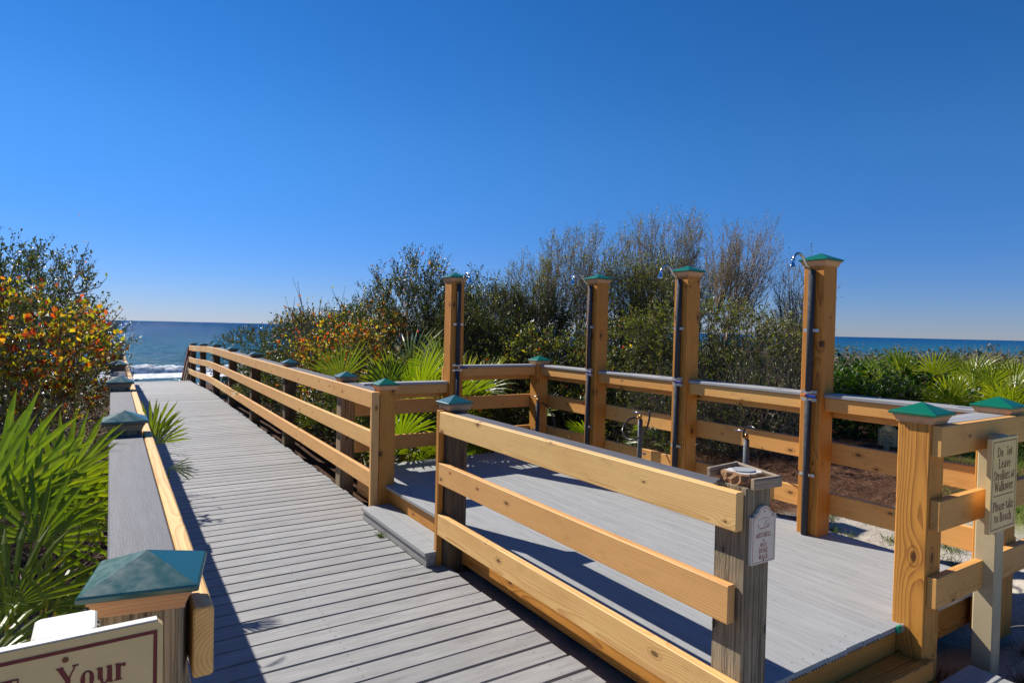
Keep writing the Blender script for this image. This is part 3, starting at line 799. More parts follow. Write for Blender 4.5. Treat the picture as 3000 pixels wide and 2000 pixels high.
# ------------------------------------------------------------------ foot showers
def foot(loc, zt_, zb, hose, label, tapdir, strapz=None, pipemat=greypipe, face='x'):
    x, y = loc
    t = thing('foot_shower', (x, y, zb), label, 'foot shower', 'foot showers on the deck fence')
    m_ = MB(); m_.tube([(x, y, zb), (x, y, zt_)], 0.022, 12); m_.build('insulated_pipe', pipemat, t, smooth=True)
    m_ = MB(); m_.tube([(x, y, zt_), (x, y, zt_ + 0.03), (x, y, zt_ + 0.045)], [0.014, 0.016, 0.010], 10); m_.build('tap_body', brass, t, smooth=True)
    sx, sy = tapdir
    m_ = MB(); m_.tube([(x, y, zt_ + 0.025), (x + sx*0.05, y + sy*0.05, zt_ + 0.018)], 0.010, 9); m_.build('tap_spout', brass, t, smooth=True)
    m_ = MB(); m_.tube([(x, y, zt_ + 0.045), (x + 0.01, y + 0.02, zt_ + 0.062), (x - 0.03, y + 0.085, zt_ + 0.062)], 0.005, 7); m_.build('tap_lever', chrome, t, smooth=True)
    pts = [Vector(h) for h in hose]; sm = []
    for i in range(len(pts) - 1):
        p0 = pts[max(i-1, 0)]; p1 = pts[i]; p2 = pts[i+1]; p3 = pts[min(i+2, len(pts)-1)]
        for k in range(6):
            u = k/6
            sm.append(0.5*((2*p1) + (p2-p0)*u + (2*p0-5*p1+4*p2-p3)*u*u + (3*p1-p0-3*p2+p3)*u**3))
    sm.append(pts[-1])
    m_ = MB(); m_.tube(sm, 0.0085, 9); m_.build('hose', rubber, t, smooth=True)
    if strapz: pipe_strap(t, x + (0.027 if face == 'x' else 0), y + (0.027 if face == 'y' else 0), strapz, face)
foot((4.025, 5.675), 0.80, 0.255, [(4.06, 5.65, 0.80), (4.105, 5.62, 0.765), (4.15, 5.60, 0.70), (4.185, 5.58, 0.58), (4.215, 5.57, 0.46), (4.235, 5.56, 0.34)],
     'foot shower on the short corner post, black hose hanging straight down', (0.7, -0.7), 0.50, foam, 'y')
foot((4.125, 4.19), 0.800, 0.255, [(4.09, 4.20, 0.822), (4.03, 4.24, 0.80), (3.93, 4.21, 0.725), (3.90, 4.14, 0.665), (3.90, 4.05, 0.655), (3.90, 3.96, 0.695), (3.90, 3.885, 0.78), (3.91, 3.865, 0.87), (3.93, 3.885, 0.93)],
     'foot shower with its hose standing up in a round loop, between two tall shower posts', (-0.7, 0.2), 0.49)
foot((4.125, 3.055), 0.800, 0.255, [(4.09, 3.055, 0.822), (4.02, 3.00, 0.88), (3.96, 2.93, 0.925), (3.93, 2.87, 0.935), (3.92, 2.83, 0.928)],
     'foot shower with a short arched black hose, behind the post that lost its cap', (-0.7, -0.2), 0.49)

# green tape and bracket on the deck corner
tp = thing('deck_corner_bracket', (3.15, 1.465, 0.24), 'small metal bracket with a strip of green tape at the deck corner post', 'bracket')
mb = MB(); mb.box((3.120, 1.458, 0.222), (3.150, 1.4675, 0.255)); mb.build('green_tape', green_tag, tp)
mb = MB(); mb.box((3.152, 1.452, 0.222), (3.170, 1.468, 0.258)); mb.build('bracket', zinc, tp)

# ================================================================== SIGNS
class Glyphs:
    """a small hand-cut roman serif alphabet: every glyph is a list of strokes in a unit box (cap height 1)"""
    T, t = 0.135, 0.05
    def __init__(s):
        T, t = s.T, s.t
        X = 0.66   # x-height
        L = lambda *a: ('l',) + a
        A = lambda *a: ('a',) + a
        def serif(x, y, w=0.26): return L(x - w/2, y, x + w/2, y, t)
        def stem(x, y0, y1, w=T): return L(x, y0, x, y1, w)
        def upstem(x, y0, y1): return [stem(x, y0, y1), L(x - 0.13, y1 - 0.03, x, y1 - 0.01, t)]
        s.g = {
         'Y': (0.78, [L(0.12,0.97,0.40,0.46,T), L(0.66,0.97,0.41,0.46,t), stem(0.40,0.03,0.5), serif(0.40,0.03,0.32), serif(0.12,0.97,0.26), serif(0.66,0.97,0.22)]),
         'o': (0.60, [A(0.30,0.33,0.25,0.34,0,360)]),
         'u': (0.66, upstem(0.16,0.2,X) + upstem(0.50,0.03,X) + [A(0.32,0.2,0.17,0.2,180,330,0.7), L(0.50,0.03,0.63,0.03,t)]),
         'r': (0.50, upstem(0.16,0.03,X) + [serif(0.16,0.03,0.28), L(0.18,0.46,0.32,0.63,t), A(0.37,0.57,0.07,0.07,0,360,1.0)]),
         'T': (0.72, [stem(0.36,0.03,0.97), L(0.03,0.96,0.69,0.96,0.07), serif(0.36,0.03,0.34), L(0.05,0.97,0.05,0.80,t), L(0.67,0.97,0.67,0.80,t)]),
         'D': (0.82, [stem(0.18,0.03,0.97), A(0.34,0.5,0.40,0.47,-90,90), L(0.08,0.97,0.36,0.97,t), L(0.08,0.03,0.36,0.03,t)]),
         'O': (0.84, [A(0.42,0.5,0.36,0.48,0,360)]),
         'N': (0.86, [L(0.18,0.03,0.18,0.97,t), L(0.18,0.95,0.68,0.05,T), L(0.68,0.03,0.68,0.97,t), serif(0.18,0.03,0.26), serif(0.14,0.97,0.20), serif(0.68,0.97,0.26)]),
         'n_worn': (0.86, [L(0.10,0.97,0.20,0.95,t), L(0.68,0.03,0.68,0.97,t), serif(0.68,0.97,0.26), L(0.60,0.25,0.68,0.05,t)]),
         't': (0.42, [stem(0.18,0.12,0.82), A(0.27,0.12,0.09,0.10,180,330,0.5), L(0.03,X-0.02,0.36,X-0.02,t)]),
         'L': (0.66, [stem(0.20,0.03,0.97), serif(0.20,0.97,0.32), L(0.08,0.03,0.60,0.03,t), L(0.60,0.03,0.62,0.24,t)]),
         'e': (0.56, [A(0.29,0.33,0.23,0.34,20,325), L(0.08,0.40,0.50,0.40,t)]),
         'a': (0.56, [A(0.22,0.18,0.15,0.18,60,330,0.9), stem(0.40,0.06,0.50), A(0.24,0.50,0.16,0.16,0,150,0.6), L(0.20,0.36,0.40,0.40,t), L(0.40,0.05,0.52,0.05,t)]),
         'v': (0.56, [L(0.10,X,0.29,0.03,T), L(0.48,X,0.30,0.03,t), serif(0.10,X-0.02,0.20), serif(0.48,X-0.02,0.18)]),
         'S': (0.62, [A(0.31,0.73,0.21,0.24,40,270), A(0.30,0.27,0.22,0.26,-140,90), L(0.50,0.97,0.50,0.76,t), L(0.08,0.03,0.08,0.26,t)]),
         's': (0.46, [A(0.23,0.49,0.15,0.17,40,270), A(0.22,0.18,0.16,0.18,-140,90), L(0.37,0.66,0.37,0.52,t), L(0.07,0.02,0.07,0.18,t)]),
         'l': (0.34, upstem(0.17,0.03,1.0) + [serif(0.17,0.03,0.28)]),
         'W': (1.06, [L(0.10,0.97,0.33,0.03,T), L(0.54,0.97,0.34,0.03,t), L(0.50,0.97,0.74,0.03,T), L(0.96,0.97,0.75,0.03,t), serif(0.10,0.97,0.24), serif(0.52,0.97,0.22), serif(0.94,0.97,0.20)]),
         'k': (0.64, upstem(0.16,0.03,1.0) + [serif(0.16,0.03,0.26), L(0.18,0.28,0.48,X,t), L(0.26,0.36,0.52,0.03,T), serif(0.53,0.03,0.20), serif(0.48,X-0.02,0.18)]),
         'P': (0.68, [stem(0.18,0.03,0.97), serif(0.18,0.03,0.34), A(0.32,0.72,0.28,0.25,-90,90), L(0.06,0.97,0.34,0.97,t), L(0.18,0.47,0.34,0.47,t)]),
         'B': (0.72, [stem(0.18,0.03,0.97), L(0.06,0.97,0.34,0.97,t), L(0.06,0.03,0.36,0.03,t), A(0.32,0.74,0.24,0.23,-90,90), A(0.34,0.27,0.30,0.25,-90,90), L(0.18,0.51,0.34,0.51,t)]),
         'c': (0.52, [A(0.29,0.33,0.22,0.34,35,325)]),
         'h': (0.68, upstem(0.16,0.03,1.0) + [serif(0.16,0.03,0.26), A(0.34,0.45,0.17,0.20,10,160,0.7), stem(0.51,0.03,0.48), serif(0.51,0.03,0.24)]),
         'M': (0.98, [L(0.16,0.03,0.16,0.97,t), L(0.18,0.97,0.48,0.08,T), L(0.80,0.97,0.49,0.08,t), stem(0.82,0.03,0.97), serif(0.16,0.03,0.24), serif(0.14,0.97,0.22), serif(0.82,0.03,0.30), serif(0.84,0.97,0.24)]),
         'I': (0.38, [stem(0.19,0.03,0.97), serif(0.19,0.03,0.32), serif(0.19,0.97,0.32)]),
         'C': (0.74, [A(0.42,0.5,0.33,0.48,40,320), L(0.68,0.97,0.68,0.74,t)]),
         'H': (0.84, [stem(0.18,0.03,0.97), stem(0.66,0.03,0.97), L(0.18,0.50,0.66,0.50,t), serif(0.18,0.03,0.3), serif(0.18,0.97,0.3), serif(0.66,0.03,0.3), serif(0.66,0.97,0.3)]),
         'E': (0.68, [stem(0.18,0.03,0.97), L(0.06,0.97,0.58,0.97,t), L(0.06,0.03,0.60,0.03,t), L(0.18,0.52,0.48,0.52,t), L(0.58,0.97,0.58,0.78,t), L(0.61,0.03,0.61,0.24,t)]),
         'U': (0.80, [stem(0.18,0.30,0.97), L(0.64,0.28,0.64,0.97,t), A(0.40,0.30,0.23,0.30,180,360,0.7), serif(0.18,0.97,0.28), serif(0.64,0.97,0.24)]),
         'A': (0.80, [L(0.38,0.97,0.14,0.03,t), L(0.38,0.97,0.66,0.03,T), L(0.22,0.36,0.54,0.36,t), serif(0.14,0.03,0.24), serif(0.66,0.03,0.28)]),
         'K': (0.80, [stem(0.18,0.03,0.97), serif(0.18,0.03,0.28), serif(0.18,0.97,0.28), L(0.20,0.40,0.62,0.97,t), L(0.32,0.54,0.66,0.03,T), serif(0.62,0.97,0.24), serif(0.67,0.03,0.24)]),
         'R': (0.76, [stem(0.18,0.03,0.97), serif(0.18,0.03,0.3), A(0.32,0.74,0.25,0.23,-90,90), L(0.06,0.97,0.34,0.97,t), L(0.34,0.51,0.64,0.04,T), serif(0.68,0.03,0.18)]),
         '&': (0.84, [A(0.36,0.75,0.16,0.21,0,360,0.8), A(0.34,0.27,0.26,0.26,60,330,0.9), L(0.28,0.60,0.72,0.04,T), L(0.70,0.48,0.58,0.16,t)]),
         'p': (0.62, [stem(0.16,-0.28,X), A(0.30,0.33,0.24,0.33,-120,120), L(0.04,X-0.02,0.16,X-0.02,t)]),
        }
    def poly(s, st):
        """quads of one stroke"""
        if st[0] == 'l':
            _, x0, y0, x1, y1, w = st
            dx, dy = x1-x0, y1-y0; L = math.hypot(dx, dy); nx_, ny_ = -dy/L*w/2, dx/L*w/2
            return [[(x0+nx_, y0+ny_), (x0-nx_, y0-ny_), (x1-nx_, y1-ny_), (x1+nx_, y1+ny_)]]
        _, cx, cy, rx_, ry_, a0, a1 = st[:7]; k = st[7] if len(st) > 7 else 1.0
        n = 14; out = []; prev = None
        for i in range(n+1):
            a = R(a0 + (a1-a0)*i/n)
            w = s.t + (s.T*k - s.t) * abs(math.cos(a))**1.5
            c, q = math.cos(a), math.sin(a)
            p = ((cx + (rx_)*c, cy + ry_*q), (cx + (rx_-w)*c, cy + (ry_-w*0.9)*q) if rx_ > w else (cx, cy))
            if prev: out.append([prev[0], p[0], p[1], prev[1]])
            prev = p
        return out
    def text(s, mb, txt, x, y, h, mapf, sx=0.86, align='c', track=0.0, lift=0.0, width=None):
        glyphs = []
        i = 0
        seq = []
        while i < len(txt):
            if txt[i] == '~': seq.append('n_worn'); i += 1
            else: seq.append(txt[i]); i += 1
        nat = sum((s.g[c][0] if c != ' ' else 0.34) + track for c in seq) * h
        if width: sx = width / nat
        wtot = nat * sx
        cx = x - wtot/2 if align == 'c' else x
        kk = 0
        for c in seq:
            if c == ' ': cx += (0.34 + track)*h*sx; continue
            w, sts = s.g[c]
            for st in sts:
                kk += 1
                for q in s.poly(st):
                    mb.add([mapf(cx + px*h*sx, y + py*h, 0.0006 + 0.00004*(kk % 12) + lift) for px, py in q], [[0,1,2,3]])
            cx += (w + track)*h*sx
        return wtot
class TextGlyphs(Glyphs):
    T, t = 0.155, 0.082
G = TextGlyphs()
class BoldGlyphs(Glyphs):
    T, t = 0.18, 0.06
GB = BoldGlyphs()

def sign_frame(x, y, z, rotz):
    """local frame of a sign: u to the right, v up, w out towards the reader (-Y when rotz=0)"""
    ca, sa = math.cos(rotz), math.sin(rotz)
    return lambda u, v, w: (x + u*ca + w*sa, y + u*sa - w*ca, z + v)

def outline(mb, poly, wid, f, w=0.0007):
    n = len(poly)
    cx = sum(p[0] for p in poly)/n; cy = sum(p[1] for p in poly)/n
    for i in range(n):
        (x0, y0), (x1, y1) = poly[i], poly[(i+1) % n]
        L = math.hypot(x1-x0, y1-y0); 
        if L < 1e-6: continue
        ex, ey = (x1-x0)/L*wid/2, (y1-y0)/L*wid/2; nx_, ny_ = -(y1-y0)/L*wid/2, (x1-x0)/L*wid/2
        mb.add([f(x0-ex+nx_, y0-ey+ny_, w+0.00003*(i % 5)), f(x0-ex-nx_, y0-ey-ny_, w+0.00003*(i % 5)), f(x1+ex-nx_, y1+ey-ny_, w+0.00003*(i % 5)), f(x1+ex+nx_, y1+ey+ny_, w+0.00003*(i % 5))], [[0,1,2,3]])

def slab(poly, f, w0, w1):
    mb = MB(); n = len(poly)
    V = [f(u, v, w0) for u, v in poly] + [f(u, v, w1) for u, v in poly]
    F = [list(range(n))[::-1], [n+i for i in range(n)]] + [[i, (i+1) % n, n+(i+1) % n, n+i] for i in range(n)]
    mb.add(V, F); return mb

def disc(f, u, v, r, w):
    mb = MB(); mb.add([f(u + r*math.cos(k*math.pi/6), v + r*math.sin(k*math.pi/6), w) for k in range(12)], [list(range(12))]); return mb

# 1. dune walk name plate
f = sign_frame(2.013, 1.4185, 0.775, 0)
t = thing('dune_walk_sign', (2.013, 1.4185, 0.775), 'small arched plaque lettered MITCHELL & WEST DUNE WALK on the weathered post', 'sign')
hw, hh = 0.069, 0.172
arch = [(-hw, 0), (hw, 0), (hw, hh), (0.050, hh), (0.049, hh+0.008), (0.040, hh+0.013)] + [(0.033*math.cos(a), hh+0.013+0.022*math.sin(a)) for a in np.linspace(0.15, math.pi-0.15, 9)] + [(-0.040, hh+0.013), (-0.049, hh+0.008), (-0.050, hh), (-hw, hh)]
slab(arch, f, -0.0, 0.013).build('sign_board', whitep, t)
mb = MB()
f2 = sign_frame(2.013, 1.4185 - 0.013, 0.775, 0)
inner = [(p[0]*0.90, 0.006 + p[1]*0.94) for p in arch]
outline(mb, inner, 0.0016, f2)
for txt, v, h in (('MITCHELL', 0.0950, 0.0160), ('&', 0.0775, 0.0125), ('WEST', 0.0600, 0.0135), ('DUNE', 0.0370, 0.0175), ('WALK', 0.0150, 0.0170)):
    G.text(mb, txt, 0, v, h, f2, sx=0.86 if txt != 'MITCHELL' else 0.90, track=0.06)
for a0, a1 in ((20, 345),):
    pr = None
    for a in np.linspace(a0, a1, 26):
        p = (-0.002 + 0.036*math.cos(R(a)), 0.146 + 0.019*math.sin(R(a))); 
        if pr: 
            wd = 0.0016
            mb.add([f2(pr[0], pr[1]-wd/2, 0.0008), f2(p[0], p[1]-wd/2, 0.0008), f2(p[0]*0.96, p[1]+wd/2, 0.0008), f2(pr[0]*0.96, pr[1]+wd/2, 0.0008)], [[0,1,2,3]])
        pr = p
for l in ((-0.032,0.124,0.030,0.130,0.0011), (0.004,0.128,0.010,0.158,0.0010), (0.010,0.158,0.020,0.131,0.0010), (0.008,0.150,-0.004,0.129,0.0010), (0.034,0.162,0.050,0.172,0.0010), (0.040,0.166,0.052,0.165,0.0010)):
    for q in G.poly(('l',) + l): mb.add([f2(a, b, 0.0009) for a, b in q], [[0,1,2,3]])
mb.build('lettering', redink, t)
disc(f2, 0.0, 0.188, 0.0034, 0.0012).build('screw', screw_hollow_m, t)
disc(f2, 0.0, 0.0105, 0.0034, 0.0012).build('screw', screw_hollow_m, t)

# 2. stroller sign on its own post
t = thing('stroller_sign', (3.70, 1.30, -0.05), 'cream sign on a square post, lettered Do Not Leave Strollers at Walkover', 'sign')
board('signpost', (3.715, 1.325, -0.15), (3.715, 1.325, 1.135), 0.092, 0.092, up=(0,1,0), mat=cream2, parent=t, ch=0.006)
f = sign_frame(3.672, 1.272, 0.678, 0.0)
sw, shh = 0.150, 0.452
rect = [(-sw, 0), (sw, 0), (sw, shh), (-sw, shh)]
slab(rect, f, -0.005, 0.014).build('sign_board', cream, t)
f2 = sign_frame(3.672, 1.272 - 0.014, 0.678, 0.0)
mb = MB(); outline(mb, [(-0.134, 0.016), (0.134, 0.016), (0.134, 0.436), (-0.134, 0.436)], 0.004, f2)
for txt, v, h, wd in (('Do ~ot', 0.362, 0.047, 0.172), ('Leave', 0.306, 0.047, 0.142), ('Strollers at', 0.250, 0.047, 0.240), ('Walkover', 0.196, 0.047, 0.214), ('Please take', 0.102, 0.047, 0.238), ('to Beach', 0.046, 0.047, 0.196)):
    G.text(mb, txt, 0, v, h, f2, width=wd)
for q in G.poly(('l', -0.115, 0.176, 0.115, 0.176, 0.004)): mb.add([f2(a, b, 0.0007) for a, b in q], [[0,1,2,3]])
mb.build('lettering', maroon, t)

# 3. near sign, bottom left, cut by the frame
t = thing('boardwalk_sign', (-0.13, 1.14, 0.4), 'large cream sign with maroon border in the bottom left corner, lettered To Your', 'sign')
f = sign_frame(0.083, 1.134, 0.84, 0.02)
sgw, sgh = 0.42, 0.285
rr_ = 0.008
slab([(-sgw, 0), (0, 0), (0.0, sgh - rr_), (-rr_, sgh), (-sgw, sgh)], f, -0.016, 0.0).build('sign_board', cream, t)
f2 = sign_frame(0.083, 1.134, 0.84, 0.02)
slab([(-sgw, sgh+0.0005), (-rr_, sgh+0.0005), (-rr_, sgh+0.0025), (-sgw, sgh+0.0025)], f, -0.016, -0.001).build('worn_edge', edgewhite, t)
mb = MB(); outline(mb, [(-0.40, 0.0155), (-0.0105, 0.0155), (-0.0105, sgh-0.0160), (-0.40, sgh-0.0160)], 0.0055, f2)
GB.text(mb, 'Your', -0.138, 0.206, 0.0395, f2, width=0.090, align='l')
GB.text(mb, 'To', -0.2035, 0.206, 0.0385, f2, sx=0.815, align='l')
mb.build('lettering', maroon, t)
dd = disc(f2, -0.127, 0.256, 0.0042, 0.0011); dd.build('screw', rust, t)
board('signpost', (-0.045, 1.205, -0.4), (-0.047, 1.205, 1.120), 0.083, 0.083, up=(0,1,0), mat=edgewhite, parent=t, ch=0.005)

# 4. small distant dune sign
t = thing('dune_protection_sign', (8.78, 4.32, 0), 'small arched tan sign on a stake in the pine straw', 'sign')
th = -R(80)
f = sign_frame(8.74, 4.29, 0.165, th)
hw, hh = 0.118, 0.225
arch = [(-hw, 0), (hw, 0), (hw, hh), (0.085, hh), (0.083, hh+0.018), (0.066, hh+0.026)] + [(0.052*math.cos(a), hh+0.028+0.042*math.sin(a)) for a in np.linspace(0.15, math.pi-0.15, 8)] + [(-0.066, hh+0.026), (-0.083, hh+0.018), (-0.085, hh), (-hw, hh)]
slab(arch, f, -0.02, 0.0).build('sign_board', cream, t)
mb = MB(); outline(mb, [(p[0]*0.9, 0.012 + p[1]*0.92) for p in arch], 0.004, f, 0.001)
for txt, v, h, sx in (('HELP PROTECT', 0.165, 0.030, 0.62), ('OUR DUNES', 0.112, 0.030, 0.66), ('Please Use Walkover', 0.030, 0.030, 0.46)):
    G.text(mb, txt, 0, v, h, f, sx=sx, lift=0.001)
for q in G.poly(('l', -0.09, 0.085, 0.09, 0.085, 0.005)): mb.add([f(a, b, 0.0012) for a, b in q], [[0,1,2,3]])
mb.build('lettering', maroon, t)
board('stake', (8.752, 4.31, -0.1), (8.752, 4.31, 0.35), 0.05, 0.05, up=(0,1,0), mat=cream2, parent=t)

# ================================================================== VEGETATION
def leaf_mat(name, stops, rough=0.38, trans=0.35, spec=0.5, tint=(1.3, 1.5, 0.5)):
    m, nt, out = mat_new(name); n = N(nt)
    g = n.node('ShaderNodeNewGeometry')
    r = g.outputs['Random Per Island']
    c = n.ramp(r, stops)
    nz = n.noise(g.outputs['Position'], 75.0, 1.0, 0.5)
    p = n.bsdf(None, c, rough, n.bump(nz, 0.8, 0.012), spec=spec)
    tr = n.node('ShaderNodeBsdfTranslucent'); n.put(tr.inputs[0], n.mix(1.0, c, tint, 'MULTIPLY'))
    mx = n.node('ShaderNodeMixShader'); mx.inputs[0].default_value = trans
    nt.links.new(p, mx.inputs[1]); nt.links.new(tr.outputs[0], mx.inputs[2]); nt.links.new(mx.outputs[0], out.inputs['Surface'])
    return m
oak_leaf = leaf_mat('oak_leaves', [(0.0, (0.028, 0.042, 0.012)), (0.45, (0.062, 0.080, 0.020)), (0.75, (0.10, 0.11, 0.03)), (0.93, (0.15, 0.13, 0.04)), (1.0, (0.20, 0.11, 0.035))], rough=0.30, trans=0.32, spec=0.9)
grey_leaf = leaf_mat('grey_scrub_leaves', [(0.0, (0.07, 0.065, 0.04)), (0.5, (0.12, 0.11, 0.065)), (0.85, (0.17, 0.15, 0.085)), (1.0, (0.22, 0.15, 0.07))], rough=0.5, trans=0.25)
baccharis_leaf = leaf_mat('broom_leaves', [(0.0, (0.075, 0.09, 0.015)), (0.5, (0.17, 0.18, 0.03)), (0.85, (0.26, 0.235, 0.05)), (1.0, (0.26, 0.15, 0.05))], rough=0.38, trans=0.40, spec=0.7)
bright_leaf = leaf_mat('glossy_green_leaves', [(0.0, (0.018, 0.05, 0.008)), (0.55, (0.045, 0.11, 0.014)), (0.9, (0.10, 0.20, 0.02)), (1.0, (0.25, 0.24, 0.03))], rough=0.25, trans=0.35)
autumn_leaf = leaf_mat('autumn_leaves', [(0.0, (0.16, 0.22, 0.015)), (0.35, (0.44, 0.42, 0.02)), (0.58, (0.66, 0.50, 0.03)), (0.68, (0.64, 0.24, 0.02)), (0.84, (0.62, 0.09, 0.02)), (1.0, (0.32, 0.04, 0.02))], rough=0.4, trans=0.5, tint=(1.3, 1.2, 0.8))
def palm_mat(name, ca, cb, tip):
    m, nt, out = mat_new(name); n = N(nt)
    g = n.node('ShaderNodeNewGeometry'); oi = n.node('ShaderNodeObjectInfo').outputs['Random']
    r = g.outputs['Random Per Island']
    tc = n.node('ShaderNodeTexCoord').outputs['Object']
    rad = n.vm('LENGTH', tc)
    c = n.mix(n.m('ADD', n.m('MULTIPLY', r, 0.5), n.m('MULTIPLY', oi, 0.5)), ca, cb)
    c = n.mix(n.mapr(rad, 0.36, 0.60, 0, 0.65), c, tip)
    nz = n.noise(tc, 9.0, 3.0, 0.6)
    c = n.mix(n.mapr(nz, 0.62, 0.8, 0, 0.6), c, tip)
    p = n.bsdf(None, c, 0.33, spec=0.5)
    tr = n.node('ShaderNodeBsdfTranslucent'); n.put(tr.inputs[0], n.mix(1.0, c, (2.0, 2.0, 0.45), 'MULTIPLY'))
    mx = n.node('ShaderNodeMixShader'); mx.inputs[0].default_value = 0.42
    nt.links.new(p, mx.inputs[1]); nt.links.new(tr.outputs[0], mx.inputs[2]); nt.links.new(mx.outputs[0], out.inputs['Surface'])
    return m
palm_green = palm_mat('palmetto_blade', (0.065, 0.125, 0.010), (0.18, 0.225, 0.014), (0.36, 0.29, 0.03))
palm_far = palm_mat('yellow_olive_palmetto_blade', (0.10, 0.15, 0.012), (0.24, 0.26, 0.02), (0.42, 0.37, 0.06))  # yellower olive blade colour for the right-hand bank
palm_dry = palm_mat('dry_palmetto_blade', (0.26, 0.20, 0.09), (0.40, 0.34, 0.19), (0.40, 0.34, 0.20))
def bark_mat(name, a, b):
    m, nt, out = mat_new(name); n = N(nt)
    pos = n.node('ShaderNodeNewGeometry').outputs['Position']
    c = n.mix(n.mapr(n.noise(pos, 14.0, 3.0, 0.6), 0.35, 0.7, 0, 1), a, b)
    n.bsdf(out, c, 0.8, spec=0.3); return m
bark = bark_mat('dark_bark', (0.06, 0.042, 0.03), (0.13, 0.095, 0.07))
bark_pale = bark_mat('pale_bark', (0.17, 0.12, 0.085), (0.36, 0.27, 0.20))
bark_red = bark_mat('reddish_twigs', (0.22, 0.155, 0.085), (0.42, 0.31, 0.19))

def rand_dirs(rng, n):
    v = rng.normal(size=(n, 3)); return v / np.linalg.norm(v, axis=1, keepdims=True)

def sample_crown(rng, ells, n, shell=0.45):
    vols = np.array([e[3]*e[4]*e[5] for e in ells]); vols = vols/vols.sum()
    which = rng.choice(len(ells), n, p=vols)
    d = rand_dirs(rng, n); r = rng.random(n) ** (1/3*(1-shell) + 0.001)
    E = np.array(ells)[which]
    lump = 0.80 + 0.45 * vnoise(np.arctan2(d[:,1], d[:,0])*2.2 + which*7, d[:,2]*3.1 + which*3, 5)
    return E[:, :3] + d * E[:, 3:6] * (r * lump)[:, None]

def prisms(A, B, ra, rb_):
    """3-sided tapered prisms from A to B"""
    n = len(A)
    d = B - A; L = np.linalg.norm(d, axis=1, keepdims=True) + 1e-9; d = d / L
    ref = np.where(np.abs(d[:, 2:3]) < 0.9, np.array([[0, 0, 1.0]]), np.array([[1.0, 0, 0]]))
    u = np.cross(d, ref); u /= np.linalg.norm(u, axis=1, keepdims=True); w = np.cross(d, u)
    V = np.zeros((n, 6, 3))
    for k in range(3):
        a = 2*math.pi*k/3; o = u*math.cos(a) + w*math.sin(a)
        V[:, k] = A + o * ra[:, None]; V[:, 3+k] = B + o * rb_[:, None]
    base = (np.arange(n)*6)[:, None]
    F = np.concatenate([base + np.array([[0, 1, 4, 3]]), base + np.array([[1, 2, 5, 4]]), base + np.array([[2, 0, 3, 5]])], 0)
    return V.reshape(-1, 3), F

def leaves_quads(rng, P, size, aspect=0.5, up=0.25, along=None, droop=0.0, jit=0.35):
    """leaf = two triangles folded along the midrib, as one quad island"""
    n = len(P)
    d = rand_dirs(rng, n)
    if along is not None: d = d*0.8 + along*0.8
    d[:, 2] += up; d /= np.linalg.norm(d, axis=1, keepdims=True)
    nr = rand_dirs(rng, n); s = np.cross(d, nr); s /= (np.linalg.norm(s, axis=1, keepdims=True) + 1e-9); w = np.cross(d, s)
    L = size * (1 + jit*rng.normal(size=n)).clip(0.4, 1.9)
    V = np.zeros((n, 4, 3))
    V[:, 0] = P; V[:, 1] = P + d*(L*0.5)[:, None] + s*(L*aspect*0.5)[:, None] + w*(L*0.08)[:, None]
    V[:, 2] = P + d*L[:, None]; V[:, 3] = P + d*(L*0.5)[:, None] - s*(L*aspect*0.5)[:, None] + w*(L*0.08)[:, None]
    F = (np.arange(n)*4)[:, None] + np.array([[0, 1, 2, 3]])
    return V.reshape(-1, 3), F

